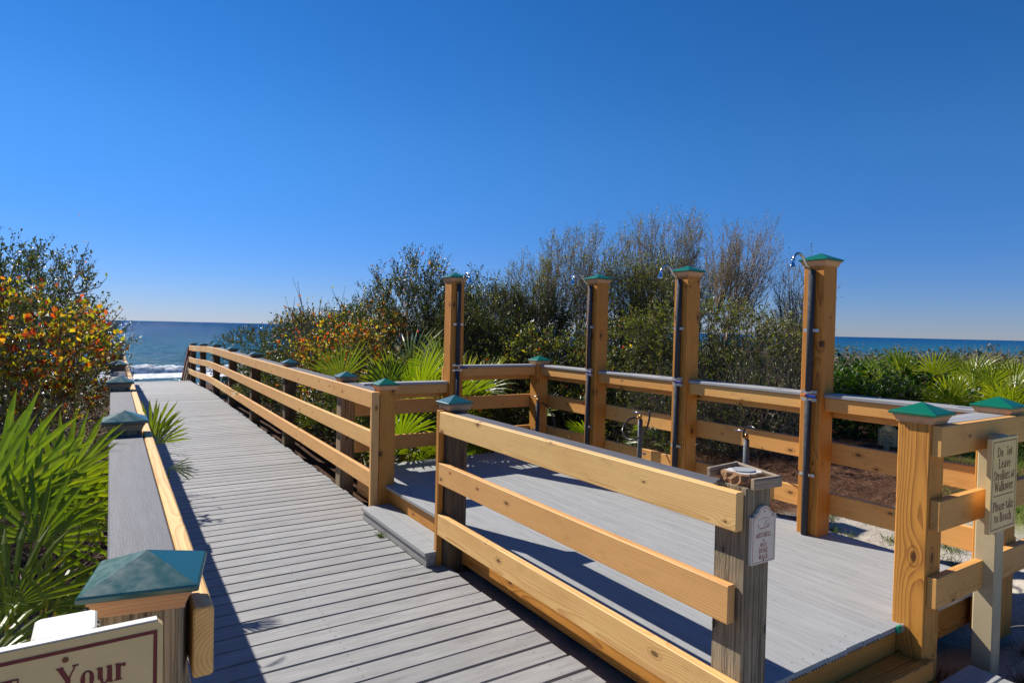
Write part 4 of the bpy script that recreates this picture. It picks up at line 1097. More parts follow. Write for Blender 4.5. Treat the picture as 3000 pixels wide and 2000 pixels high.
def shrub(name, base, ells, label, cat, seed, leafmats, nodes=380, twigs=4, tlen=0.28, per=9, leaf=0.035, aspect=0.5, trunkmat=None,
          upness=0.35, r0=0.03, shell=0.45, nbase=3, spread=0.25, group=None, broom=False, twigr=0.0022, toff=1.0, leafstart=0.2):
    rng = np.random.default_rng(seed)
    trunkmat = trunkmat or bark
    base = np.array(base, float)
    P = sample_crown(rng, ells, nodes, shell)
    P = P[P[:, 2] > ground(P[:, 0], P[:, 1]) + 0.05]
    bs = base + np.concatenate([rng.normal(size=(nbase, 2))*spread, np.zeros((nbase, 1))], 1)
    bs[:, 2] = ground(bs[:, 0], bs[:, 1]) - 0.1
    nodes_ = np.concatenate([bs, P[np.argsort(np.linalg.norm((P - base)*np.array([1, 1, 0.8]), axis=1))]])
    n = len(nodes_); parent = np.full(n, -1)
    dist0 = np.linalg.norm(nodes_ - base, axis=1)
    for i in range(nbase, n):
        dd = np.linalg.norm(nodes_[:i] - nodes_[i], axis=1)
        # paths back to the root stay short: limbs rise and fork instead of wandering
        cost = dd**1.6 + (0.55 if not broom else 0.85)*dist0[:i]*0.25
        if broom:
            v = nodes_[i] - nodes_[:i]; cost = cost + np.where(v[:, 2] < 0.2*dd, 1.5, 0)
        parent[i] = np.argmin(cost)
    cnt = np.ones(n)
    for i in range(n-1, nbase-1, -1): cnt[parent[i]] += cnt[i]
    rad = np.maximum(r0*np.sqrt(cnt/cnt.max()), 0.0035)
    ch = np.arange(nbase, n); A = nodes_[parent[ch]]; B = nodes_[ch]
    # bend every limb a little: two segments
    mid = (A + B)/2 + rng.normal(size=A.shape)*0.06*np.linalg.norm(B-A, axis=1, keepdims=True)
    ra = np.minimum(rad[parent[ch]], rad[ch]*1.6)
    V1, F1 = prisms(A, mid, ra, (ra + rad[ch])/2); V2, F2 = prisms(mid, B, (ra + rad[ch])/2, rad[ch])
    root = thing(name, (base[0], base[1], float(ground(base[0], base[1]))), label, cat, group)
    # twigs
    tipn = ch[cnt[ch] <= 6]
    O = np.repeat(nodes_[tipn], twigs, 0)
    ctr = np.array([e[:3] for e in ells]).mean(0)
    outw = O - np.array([base[0], base[1], base[2] + (0.2 if broom else (ctr[2]-base[2])*0.6)]); outw /= np.linalg.norm(outw, axis=1, keepdims=True)
    D = rand_dirs(rng, len(O))*(0.35 if broom else 0.75) + outw*toff; D[:, 2] += upness; D /= np.linalg.norm(D, axis=1, keepdims=True)
    TL = tlen*(0.6 + 0.8*rng.random(len(O)))
    bend = rand_dirs(rng, len(O))*0.12; bend[:, 2] += 0.08 if broom else 0
    M_ = O + D*TL[:, None]*0.5; E_ = O + (D + bend)/np.linalg.norm(D + bend, axis=1, keepdims=True)*TL[:, None]
    E_ = E_ + np.array([0, 0, 1])*(TL*0.12)[:, None]*(1 if broom else 0)
    one = np.ones(len(O))
    T1, G1 = prisms(O, M_, one*twigr, one*twigr*0.8); T2, G2 = prisms(M_, E_, one*twigr*0.8, one*twigr*0.4)
    off = 0; VV = []; FF = []; FM = []
    for V_, F_ in ((V1, F1), (V2, F2), (T1, G1), (T2, G2)):
        VV.append(V_); FF.append(F_ + off); off += len(V_)
    org = np.array([base[0], base[1], float(ground(base[0], base[1]))])
    Mw = Matrix.Translation(Vector(org))
    obj('branches', mesh_np(name + '_branches', np.concatenate(VV) - org, np.concatenate(FF), trunkmat), Mw, root)
    # leaves on the twigs
    k = per
    t_ = leafstart + (1-leafstart)*rng.random((len(O), k)); t_ = t_[..., None]
    Lp = np.where(t_ < 0.5, O[:, None]*(1 - 2*t_) + M_[:, None]*(2*t_), M_[:, None]*(2 - 2*t_) + E_[:, None]*(2*t_ - 1))
    Lp = Lp.reshape(-1, 3) + rng.normal(size=(len(O)*k, 3))*0.008
    al = np.repeat(D, k, 0)
    lm = leafmats if isinstance(leafmats, list) else [(leafmats, 1.0)]
    pick = rng.random(len(Lp)); acc = 0; VV = []; FF = []; FM = []; off = 0
    zone = None
    for j, item in enumerate(lm):
        mt, fr = item[0], item[1]; sz = item[2] if len(item) > 2 else leaf; asp = item[3] if len(item) > 3 else aspect
        sel = (pick >= acc) & (pick < acc + fr); acc += fr
        if len(item) > 4:          # clustered in patches
            vn = vnoise(Lp[:, 0]*2.2 + 9, Lp[:, 2]*2.2 + Lp[:, 1], seed); sel &= vn > item[4]
        V_, F_ = leaves_quads(rng, Lp[sel], sz, asp, up=0.2, along=al[sel])
        VV.append(V_); FF.append(F_ + off); FM.append(np.full(len(F_), j)); off += len(V_)
    obj('foliage', mesh_np(name + '_foliage', np.concatenate(VV) - org, np.concatenate(FF), [q[0] for q in lm], fm=np.concatenate(FM)), Mw, root)
    return root

AUT = (autumn_leaf, 0.16, 0.055, 0.62, 0.42)
# --- left side
shrub('autumn_shrub', (-0.55, 7.3, -0.3), [(-0.80, 7.3, 0.95, 0.72, 0.95, 0.80), (-0.42, 8.2, 0.90, 0.42, 1.1, 0.80), (-1.3, 6.7, 1.0, 0.7, 0.9, 0.8)],
      'shrub of red and yellow autumn leaves crowding the left railing of the boardwalk', 'shrub', 21,
      [(autumn_leaf, 0.42, 0.050, 0.62, 0.42), (oak_leaf, 0.66, 0.034, 0.5)], nodes=800, twigs=5, tlen=0.26, per=15, trunkmat=bark_red, r0=0.025)
shrub('oak_shrub', (-0.9, 10.6, -0.4), [(-1.05, 10.4, 1.55, 0.85, 1.3, 0.95), (-0.30, 11.2, 0.95, 0.45, 1.3, 0.80), (-1.9, 9.6, 1.7, 1.0, 1.2, 1.1), (0.0, 12.0, 0.65, 0.30, 1.2, 0.75)],
      'tall dark evergreen shrub standing behind the autumn-coloured one on the far left', 'shrub', 22,
      [(oak_leaf, 1.0)], nodes=950, twigs=5, tlen=0.28, per=12, leaf=0.034, trunkmat=bark)
# long bare sprig
def sprig(pts_list, label, name='bare_sapling', mat=None, leaves=0, seed=5, cat='sapling', r=0.006):
    rng = np.random.default_rng(seed)
    b = pts_list[0][0]
    t = thing(name, b, label, cat)
    m_ = MB()
    for pts in pts_list:
        n_ = len(pts); m_.tube(pts, [max(0.0016, r*(1 - 0.8*i/(n_-1))) for i in range(n_)], 5)
    m_.build('stem', mat or bark_red, t)
    if leaves:
        P = []
        for pts in pts_list:
            for i in range(1, len(pts)):
                for q in range(leaves):
                    if rng.random() < 0.6: P.append(np.array(pts[i-1])*(1-rng.random()) + np.array(pts[i])*rng.random())
        P = np.array([np.array(p) for p in P]) if P else np.zeros((0, 3))
        tipsP = np.array([pts[-1] for pts in pts_list]); P = np.concatenate([P[:leaves*4], tipsP])
        V_, F_ = leaves_quads(rng, P, 0.055, 0.5)
        obj('leaf_cluster', mesh_np('sprig_leaves', V_, F_, autumn_leaf), None, t)
    return t
sprig([[(-0.36, 8.0, 1.55), (-0.33, 8.0, 1.8), (-0.27, 8.02, 2.0), (-0.20, 8.03, 2.22), (-0.14, 8.05, 2.42)], [(-0.30, 8.0, 1.92), (-0.33, 7.98, 2.02), (-0.35, 7.97, 2.12)],
       [(-0.27, 8.02, 2.02), (-0.20, 8.05, 2.1), (-0.155, 8.06, 2.2)], [(-0.30, 8.0, 1.85), (-0.18, 8.1, 1.9), (-0.05, 8.1, 1.95), (0.02, 8.12, 2.06)], [(-0.02, 8.0, 1.5), (0.10, 8.1, 1.62), (0.16, 8.1, 1.70)], [(-0.05, 8.0, 1.45), (0.12, 8.1, 1.55), (0.19, 8.1, 1.60)]],
      'long thin sprig with a few red leaves, above the autumn shrub at left', leaves=2, r=0.011)

# --- right side, from the sea towards the camera
def S2(name, b, e, label, seed, mats, cat='shrub', **kw): return shrub(name, b, e, label, cat, seed, mats, **kw)
S2('scrub_bush', (3.7, 19.4, -0.8), [(3.6, 19.3, 0.55, 0.95, 1.2, 0.85), (4.6, 18.2, 0.7, 1.1, 1.2, 0.95), (5.2, 16.6, 0.9, 1.1, 1.2, 1.0)],
   'low grey-green bush at the seaward end, right of the boardwalk railing', 31, [(oak_leaf, 0.8, 0.05), (grey_leaf, 0.2, 0.05)], nodes=850, twigs=4, tlen=0.30, per=9)
S2('scrub_bush', (4.0, 14.0, -0.3), [(3.9, 13.8, 0.85, 1.0, 1.1, 0.95), (4.7, 13.2, 1.0, 0.9, 1.0, 1.0)],
   'twiggy bush with a few red tips behind the middle of the right boardwalk railing', 32, [(oak_leaf, 0.85, 0.045), AUT], nodes=800, twigs=4, tlen=0.34, per=9, trunkmat=bark)
S2('autumn_shrub', (3.15, 9.9, -0.2), [(2.95, 10.3, 0.65, 0.55, 0.9, 0.80), (3.2, 9.2, 0.65, 0.6, 0.9, 0.85), (3.9, 10.2, 0.9, 0.7, 0.9, 0.75)],
   'shrub of yellow and orange autumn leaves right of the boardwalk, left of the big palmetto', 33, [(autumn_leaf, 0.24, 0.042, 0.62, 0.40), (oak_leaf, 0.70, 0.032)], nodes=800, twigs=5, tlen=0.24, per=14, trunkmat=bark_red)
S2('oak_shrub', (4.5, 10.3, -0.2), [(4.55, 10.1, 1.6, 0.45, 0.7, 1.15), (4.3, 10.3, 1.2, 0.75, 0.8, 1.1), (5.1, 10.0, 1.0, 0.7, 0.8, 1.0)],
   'upright dark oak shrub just left of the leftmost shower post', 34, [(oak_leaf, 0.95, 0.032), (autumn_leaf, 0.03, 0.045, 0.6)], nodes=900, twigs=5, tlen=0.36, per=13, upness=0.7)
S2('oak_shrub', (5.4, 9.1, -0.2), [(5.25, 9.1, 1.15, 0.85, 0.8, 1.15), (4.7, 8.5, 0.8, 0.7, 0.7, 0.95), (6.0, 8.7, 1.1, 0.6, 0.8, 1.0)],
   'rounded dark oak shrub between the leftmost shower post and the corner post', 35, [(oak_leaf, 1.0, 0.031)], nodes=1100, twigs=5, tlen=0.30, per=13)
def broom(base, heads, label, seed, stems=26, twl=10, leafd=10, leaf=0.027, mat=None, leafm=None, wood_r=0.03, tw=0.0021, side=0.72, name='broom_tree'):
    """tree whose limbs end in broom-like fans: every head is (focus point, centre, radii)"""
    rng = np.random.default_rng(seed)
    bz = float(ground(base[0], base[1])); org = np.array([base[0], base[1], bz])
    root = thing(name, tuple(org), label, 'tree')
    limb = MB(); PA = []; PB = []; RA = []; RB = []; LP = []; LD = []
    def curve(a, b, up, n):
        t = np.linspace(0, 1, n + 1)[:, None]; c = (a + b)/2 + up
        return a*(1-t)**2 + 2*c*t*(1-t) + b*t*t
    for q in range(5):          # bare side limbs low in the tree
        fc, ctr, rad = heads[q % len(heads)]; a_ = org + np.append(rng.normal(size=2)*0.12, -0.1); e_ = (np.array(fc) + np.array(ctr))/2 + rng.normal(size=3)*0.28
        mm = curve(a_, e_, np.array([(e_-a_)[0]*0.25, (e_-a_)[1]*0.25, 0.1]), 6); mm[1:-1] += rng.normal(size=(5, 3))*0.05
        limb.tube([tuple(p - org) for p in mm], [0.018*(1 - 0.75*i/6) for i in range(7)], 5)
    for fc, ctr, rad in heads:
        fc = np.array(fc, float); ctr = np.array(ctr, float) + np.array([0, 0, 0.14]); rad = np.array(rad, float)*np.array([1.3, 1.25, 0.74])
        st = org + np.append(rng.normal(size=2)*0.10, -0.1)
        mid = curve(st, fc, np.array([0, 0, 0.15*np.linalg.norm(fc[:2]-st[:2])]), 6)
        mid[1:-1] += rng.normal(size=(5, 3))*0.045
        limb.tube([tuple(p - org) for p in mid], [wood_r*(1 - 0.55*i/6) for i in range(7)], 6)
        for k in range(stems):
            # end point on the upper shell of the head
            d = rand_dirs(rng, 1)[0]; d[2] = abs(d[2])*1.0 - 0.25*(rng.random() < 0.35); d /= np.linalg.norm(d)
            e = ctr + d*rad*(0.72 + 0.38*rng.random())
            f0 = fc + rng.normal(size=3)*0.04*rad.mean()
            out = (e - f0); L = np.linalg.norm(out)
            c = curve(f0, e, np.array([out[0]*0.10, out[1]*0.10, -0.08*L]), 6); c[1:-1] += rng.normal(size=(5, 3))*0.012*L
            r = np.linspace(0.0075, tw, 7)
            for i in range(6): PA.append(c[i]); PB.append(c[i+1]); RA.append(r[i]); RB.append(r[i+1])
            for q in range(twl):
                t = 0.30 + 0.68*rng.random(); i = min(int(t*6), 5); p = c[i]*(1-(t*6-i)) + c[i+1]*(t*6-i)
                dr = (c[i+1]-c[i]); dr /= np.linalg.norm(dr)
                sd = rand_dirs(rng, 1)[0]; dd = dr + sd*side; dd[2] += 0.12; dd /= np.linalg.norm(dd)
                ln = L*(0.13 + 0.22*rng.random())*(1.15 - 0.4*t)
                m_ = p + dd*ln*0.5; dd2 = dd + dr*0.35 + np.array([0, 0, 0.15]); dd2 /= np.linalg.norm(dd2); en = m_ + dd2*ln*0.5
                PA += [p, m_]; PB += [m_, en]; RA += [tw*1.25, tw]; RB += [tw, tw*0.5]
                for w in range(2):
                    d3 = dd2 + rand_dirs(rng, 1)[0]*side; d3 /= np.linalg.norm(d3); s0 = m_ if w else p*0.4 + m_*0.6
                    PA.append(s0); PB.append(s0 + d3*ln*0.42); RA.append(tw*0.9); RB.append(tw*0.45)
                for w in range(leafd):
                    u = rng.random(); LP.append(m_*(1-u) + en*u + rng.normal(size=3)*0.02); LD.append(dd2)
    V_, F_ = prisms(np.array(PA) - org, np.array(PB) - org, np.array(RA), np.array(RB))
    Mw = Matrix.Translation(Vector(org))
    limb.build('trunk', mat or bark_red, root, Mw, smooth=True)
    obj('branches', mesh_np(name + '_twigs', V_, F_, mat or bark_red), Mw, root)
    if LP:
        V_, F_ = leaves_quads(rng, np.array(LP) - org, leaf, 0.34, up=0.3, along=np.array(LD))
        obj('foliage', mesh_np(name + '_foliage', V_, F_, leafm or baccharis_leaf), Mw, root)
    return root
broom((6.3, 8.5), [((5.9, 8.6, 1.0), (5.45, 8.9, 1.75), (0.52, 0.45, 0.62)), ((6.1, 8.5, 1.15), (5.95, 8.7, 2.10), (0.42, 0.42, 0.72)), ((6.2, 8.4, 1.2), (6.45, 8.35, 2.45), (0.40, 0.42, 0.85)), ((6.6, 8.2, 1.2), (6.90, 7.95, 2.50), (0.40, 0.42, 0.82)), ((5.8, 8.7, 0.6), (5.0, 9.0, 1.35), (0.45, 0.4, 0.5))],
      'wide broom-like tree fanning up left of the third shower post from the right', 41, stems=32, twl=15, leafd=11, leaf=0.029)
broom((6.95, 7.3), [((6.85, 7.3, 1.0), (6.75, 7.35, 2.0), (0.36, 0.36, 0.75)), ((7.0, 7.1, 1.1), (7.15, 7.05, 2.15), (0.32, 0.36, 0.68))],
      'leafy green upright tree directly right of the third shower post from the right', 42, stems=36, twl=13, leafd=13, leaf=0.032, mat=bark)
broom((8.0, 7.9), [((8.0, 8.0, 1.8), (8.00, 8.15, 3.05), (0.30, 0.32, 0.62)), ((8.3, 7.8, 1.9), (8.58, 7.85, 3.05), (0.36, 0.36, 0.72)), ((8.4, 7.7, 1.4), (8.95, 7.45, 2.45), (0.32, 0.34, 0.55)), ((8.0, 7.9, 1.3), (8.15, 7.8, 2.25), (0.40, 0.40, 0.60))],
      'tallest thin-twigged tree, two reddish crowns, left of the second shower post', 43, stems=27, twl=15, leafd=8, leaf=0.027)
broom((7.5, 6.5), [((8.0, 6.5, 1.95), (8.18, 6.52, 2.80), (0.24, 0.26, 0.48)), ((8.2, 6.4, 1.85), (8.68, 6.35, 2.80), (0.42, 0.34, 0.58)), ((8.1, 6.4, 1.7), (8.55, 6.35, 2.2), (0.36, 0.3, 0.35))],
      'nearly bare tree leaning right, open fan of twigs, right of second shower post', 44, stems=26, twl=11, leafd=3, leaf=0.025)
broom((7.7, 5.1), [((8.3, 5.4, 1.15), (8.95, 5.75, 2.15), (0.36, 0.34, 0.62)), ((8.4, 5.5, 0.9), (9.2, 5.85, 1.70), (0.38, 0.36, 0.45)), ((8.0, 5.3, 0.6), (8.6, 5.6, 1.35), (0.45, 0.4, 0.5)), ((7.8, 5.2, 0.4), (8.1, 5.4, 1.1), (0.4, 0.4, 0.5))],
      'leaning tree with pale stems and sparse twigs, behind the nearest shower post', 45, stems=28, twl=10, leafd=5, leaf=0.026, mat=bark_pale)
broom((5.3, 9.6), [((5.2, 9.7, 0.8), (4.9, 9.8, 1.9), (0.45, 0.5, 0.72)), ((5.4, 9.5, 0.9), (5.55, 9.5, 1.75), (0.4, 0.4, 0.6))],
      'grey-green fine-twigged shrub tree directly right of the leftmost shower post', 49, stems=26, twl=9, leafd=9, leaf=0.03, mat=bark)
S2('oak_shrub', (7.4, 5.8, 0.0), [(7.1, 5.9, 1.15, 0.75, 0.6, 0.85), (7.7, 5.4, 1.0, 0.7, 0.6, 0.75), (6.6, 6.2, 0.95, 0.6, 0.6, 0.95)],
   'olive green bush below the leaning bare tree, between the two right-hand shower posts', 46, [(baccharis_leaf, 0.75, 0.034), (oak_leaf, 0.25, 0.036)], nodes=900, twigs=4, tlen=0.28, per=10, trunkmat=bark_pale)
S2('oak_shrub', (6.0, 7.0, -0.1), [(5.7, 7.4, 0.75, 0.7, 0.7, 0.75), (6.3, 6.7, 0.85, 0.7, 0.6, 0.85), (5.2, 7.6, 0.7, 0.6, 0.6, 0.8)],
   'yellow-green bush behind the fence between corner post and second shower post', 47, [(baccharis_leaf, 0.55, 0.034), (oak_leaf, 0.42, 0.036), (autumn_leaf, 0.03, 0.045)], nodes=850, twigs=4, tlen=0.24, per=10, trunkmat=bark)
S2('tangled_thicket', (7.0, 4.7, 0.0), [(6.7, 4.9, 0.5, 0.7, 0.5, 0.55), (7.0, 4.9, 0.5, 0.6, 0.45, 0.6), (6.0, 5.4, 0.45, 0.6, 0.5, 0.5)],
   'dark thicket of bare grey stems close behind the shower fence', 48, [(oak_leaf, 1.0, 0.034)], nodes=900, twigs=5, tlen=0.32, per=4, trunkmat=bark_pale, r0=0.035)
S2('glossy_shrub', (11.3, 6.0, 0.0), [(10.9, 6.0, 0.40, 0.9, 0.8, 0.62), (11.7, 5.6, 0.42, 0.9, 0.8, 0.62), (10.3, 5.6, 0.3, 0.7, 0.7, 0.5)],
   'glossy bright green shrub right of the nearest shower post', 51, [(bright_leaf, 1.0, 0.06, 0.55)], nodes=800, twigs=4, tlen=0.25, per=9)
# bare saplings against the sky above the autumn shrub
rng_s = random.Random(8)
pl = []
for i in range(9):
    bx, by = 3.15 + rng_s.uniform(-0.35, 0.6), 10.9 + rng_s.uniform(-0.4, 0.5)
    h = rng_s.uniform(1.75, 2.35); lean = rng_s.uniform(-0.28, 0.22)
    mainp = [(bx, by, 1.0), (bx + lean*0.2, by, 1.0 + (h-1)*0.35), (bx + lean*0.6, by, 1.0 + (h-1)*0.7), (bx + lean*1.2, by, h)]
    pl.append(mainp)
    for q in range(3):
        s0 = mainp[1 + q % 2]; dx = rng_s.uniform(-0.3, 0.3)
        pl.append([s0, (s0[0] + dx*0.5, s0[1], s0[2] + 0.15), (s0[0] + dx, s0[1], s0[2] + 0.36)])
sprig(pl, 'bare red-brown saplings reaching into the sky above the yellow shrub', leaves=1, seed=9, r=0.009)

# --- palmettos
def frond_mesh(seed, nb=20, span=235, L=0.42, pet=0.5, mat=palm_green, cup=0.25, fold=0.35):
    """fan leaf: hub at the origin, petiole down -Z... blades radiate in the local XZ plane leaning to +Y"""
    rg = random.Random(seed); V = []; F = []
    for i in range(nb):
        a = R(-span/2 + span*i/(nb-1) + rg.uniform(-2.5, 2.5))
        ln = L * (0.78 + 0.22*math.cos(a*0.75)) * rg.uniform(0.9, 1.08)
        dr = Vector((math.sin(a), 0, math.cos(a)))
        side = Vector((math.cos(a), 0, -math.sin(a)))
        half = math.tan(R(span/(nb-1))/2)
        prof = [(0.02, 0.0), (0.42, half*0.42*1.02), (0.72, 0.030), (1.0, 0.0015)]
        droop = rg.uniform(0.02, 0.14); tw = rg.uniform(-0.35, 0.35)
        b = len(V)
        for (u, w) in prof:
            ww = max(min(w*ln, 0.0135 if u > 0.3 else 0.01), 0.0006)
            c = dr*(u*ln) + Vector((0, cup*u*u*ln*0.55, 0)) + Vector((0, 0, -droop*ln*(u**3)))
            bow = Vector((0, -fold*ww*(1 if i % 2 else 0.6), 0))
            sd = side*math.cos(tw*u) + Vector((0, math.sin(tw*u), 0))
            V += [tuple(c - sd*ww), tuple(c + bow), tuple(c + sd*ww)]
        for k in range(3):
            q = b + k*3
            F += [[q, q+1, q+4, q+3], [q+1, q+2, q+5, q+4]]
    nbv, nbf = len(V), len(F)
    # petiole
    pp = [Vector((0, 0, 0)), Vector((0, -pet*0.10, -pet*0.35)), Vector((0, -pet*0.28, -pet*0.7)), Vector((0, -pet*0.52, -pet))]
    m_ = MB(); m_.tube(pp, [0.0035, 0.0045, 0.006, 0.009], 5)
    b = len(V); V += m_.v; F += [[i + b for i in f] for f in m_.f]
    me = mesh_np('palmetto_frond', V, F, mat); me['blade_verts'] = nbv; me['blade_faces'] = nbf
    return me, pp[-1]
FR = [frond_mesh(100 + i, nb=18 + i % 5, span=205 + 12*(i % 4), L=0.40 + 0.03*(i % 3), pet=0.85 + 0.12*(i % 3)) for i in range(7)]
FRL = [frond_mesh(140 + i, nb=19 + i % 4, span=150 + 14*(i % 4), L=0.50 + 0.04*(i % 3), pet=0.95 + 0.14*(i % 3)) for i in range(5)]
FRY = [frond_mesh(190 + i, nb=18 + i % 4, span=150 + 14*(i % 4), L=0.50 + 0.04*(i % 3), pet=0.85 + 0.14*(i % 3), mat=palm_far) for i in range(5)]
FRN = [frond_mesh(160 + i, nb=9 - i, span=62 + 8*i, L=0.46, pet=0.7) for i in range(3)]
FRD = [frond_mesh(170 + i, nb=15, span=170, L=0.36, pet=0.4, mat=palm_dry, fold=0.8) for i in range(2)]

def palmetto(x, y, n, label, seed, size=1.0, lean=(0, 0), big=False, dry=1, tiltr=(8, 62), z=None, hub=None, azr=None):
    rg = random.Random(seed)
    z0 = float(ground(x, y)) if z is None else z
    t = thing('palmetto', (x, y, z0), label, 'palmetto', 'saw palmettos around the boardwalk')
    lib = FRY if big == 'far' else FRL if big else FR
    for i in range(n):
        me, foot_ = (FRD[i % 2] if i < dry else rg.choice(lib))
        az = rg.uniform(0, 2*math.pi) if azr is None else R(rg.uniform(*azr))
        tilt = R(rg.uniform(*tiltr) + (35 if i < dry else 0)); s = size*rg.uniform(0.8, 1.12)
        M = Matrix.Translation((x + rg.uniform(-0.07, 0.07), y + rg.uniform(-0.07, 0.07), z0 + rg.uniform(0.0, 0.12))) @ Matrix.Rotation(az, 4, 'Z') @ Matrix.Rotation(tilt, 4, 'X').inverted() \
            @ Matrix.Rotation(R(rg.uniform(-25, 25)), 4, 'Y') @ Matrix.Scale(s, 4) @ Matrix.Translation(-foot_)
        obj('dry_frond' if i < dry else 'frond', me, M, t)
    return t
def place_fronds(x, y, specs, label, z=None):
    """palmetto whose fans are placed one by one; each fan gets its own stalk bending down to the common root"""
    z0 = float(ground(x, y)) if z is None else z
    t = thing('palmetto', (x, y, z0), label, 'palmetto', 'saw palmettos around the boardwalk')
    for i, (hx, hy, hz, az, tilt, roll, s, lib_i, big) in enumerate(specs):
        me, foot_ = (FRN if big == 'n' else FRL if big else FR)[lib_i % (3 if big == 'n' else 5 if big else 7)]
        M = Matrix.Translation((hx, hy, hz)) @ Matrix.Rotation(R(az), 4, 'Z') @ Matrix.Rotation(-R(tilt), 4, 'X') @ Matrix.Rotation(R(roll), 4, 'Y') @ Matrix.Scale(s, 4)
        nb_v = me['blade_verts']; nb_f = me['blade_faces']
        V = [tuple(v.co) for v in me.vertices[:nb_v]]; F = [list(p.vertices) for p in me.polygons[:nb_f]]
        Mi = M.inverted(); m_ = MB(); h = Vector((hx, hy, hz)); r_ = Vector((x + 0.03*(i % 3 - 1), y + 0.03*(i % 2), z0))
        low = h + (r_ - h)*0.5 + Vector((0, 0, -0.05))
        m_.tube([Mi @ h, Mi @ (h*0.7 + low*0.3), Mi @ low, Mi @ r_], [0.0035/s, 0.0045/s, 0.006/s, 0.009/s], 5)
        b = len(V); V += m_.v; F += [[k + b for k in f] for f in m_.f]
        obj('frond', mesh_np('placed_frond', V, F, palm_green), M, t)
    return t
# left foreground: three plants with fans placed one by one, more behind
B_ = False
place_fronds(-0.30, 2.75, [(-0.18, 2.60, 0.86, 0, 25, 25, 0.68, 0, B_), (-0.28, 2.90, 0.92, -20, 5, -5, 0.80, 1, B_), (-0.22, 3.00, 0.88, 10, 10, 20, 0.84, 3, B_), (-0.36, 2.80, 0.93, 0, 10, -20, 0.88, 5, B_),
              (-0.22, 2.35, 0.75, 0, 40, -30, 0.64, 2, B_), (-0.14, 2.45, 0.69, 10, 50, 20, 0.64, 3, B_), (-0.46, 2.55, 0.78, -15, 30, -45, 0.72, 6, B_)],
             'bright palmetto in the left foreground, one wide fan facing the camera', z=-0.35)
place_fronds(-0.25, 3.35, [(-0.34, 3.05, 0.96, 20, 5, -8, 0.88, 2, B_), (-0.16, 3.20, 0.89, 0, 15, 35, 0.80, 4, B_), (-0.12, 3.50, 0.89, -30, 5, 0, 0.72, 5, B_), (-0.10, 3.02, 0.81, 30, 20, 30, 0.68, 6, B_),
              (-0.40, 3.40, 0.90, 0, 30, -10, 0.48, 1, B_), (-0.53, 3.30, 0.93, 15, 12, -25, 0.80, 0, B_), (-0.20, 3.75, 0.73, -20, 35, 15, 0.64, 3, B_)],
             'palmetto with tall upright fans on the left, beside the second post cap', z=-0.35)
place_fronds(-0.22, 2.15, [(-0.27, 2.20, 0.65, 0, 60, -20, 0.64, 4, B_), (-0.17, 2.10, 0.59, 0, 70, 10, 0.60, 5, B_), (-0.38, 2.0, 0.55, 20, 65, -45, 0.64, 1, B_), (-0.49, 2.2, 0.53, -30, 50, -30, 0.68, 5, B_)],
             'low shaded palmetto right behind the near sign', z=-0.40)
palmetto(-0.80, 3.1, 14, 'palmetto at the left picture edge, behind the brightest fans', 63, 0.90, dry=1, tiltr=(5, 50), azr=(0, 180), z=-0.35)
palmetto(-0.75, 4.3, 8, 'palmetto farthest back on the left, below the autumn shrub', 66, 0.85, dry=1, azr=(0, 180), z=-0.45)
palmetto(-0.55, 1.9, 7, 'palmetto at the very left edge, lowest in the picture', 65, 0.75, dry=0, tiltr=(15, 60), azr=(40, 140), z=-0.45)
place_fronds(0.20, 4.5, [(0.25, 4.50, 0.86, -10, 10, 20, 0.62, 0, 'n'), (0.27, 4.45, 0.84, -5, 20, 44, 0.5, 1, 'n'), (0.31, 3.9, 0.80, 0, 60, 92, 0.34, 2, 'n')],
             'narrow palmetto fans poking up beside the left railing over the boardwalk', z=-0.2)
# behind the rear fence, large
palmetto(2.68, 7.25, 15, 'largest palmetto, fans high above the low rear fence left of the leftmost shower post', 71, 1.12, big=True, dry=1, tiltr=(0, 32), azr=(-170, 0))
palmetto(2.85, 8.05, 14, 'palmetto just left of the largest one, fans spread wide above the low rear fence', 79, 1.0, big=True, dry=0, tiltr=(0, 30), azr=(-150, -30))
palmetto(3.00, 7.85, 14, 'palmetto between the largest one and the leftmost shower post', 70, 1.05, big=True, dry=1, tiltr=(0, 28), azr=(-150, -30))
palmetto(3.25, 7.35, 10, 'palmetto right behind the leftmost shower post', 72, 1.0, big=True, dry=1, tiltr=(2, 42))
palmetto(2.95, 8.6, 9, 'palmetto left of the largest one, behind the railing of the boardwalk', 73, 0.95, big=True, dry=0, tiltr=(2, 40), azr=(-140, -40))
palmetto(3.75, 6.95, 11, 'palmetto seen through the rear fence, left of the corner post', 74, 0.92, big=True, dry=1, tiltr=(5, 55))
palmetto(4.70, 6.35, 9, 'palmetto behind the corner post of the shower deck', 75, 0.75, dry=1, tiltr=(10, 65))
palmetto(2.85, 6.65, 10, 'low palmetto tucked under the low rear fence', 76, 0.62, dry=1, tiltr=(15, 75))
palmetto(3.55, 6.5, 8, 'low palmetto under the high part of the rear fence', 78, 0.6, dry=1, tiltr=(15, 75))
palmetto(5.2, 5.5, 6, 'small palmetto behind the fence beside the third shower post', 77, 0.6, dry=1)
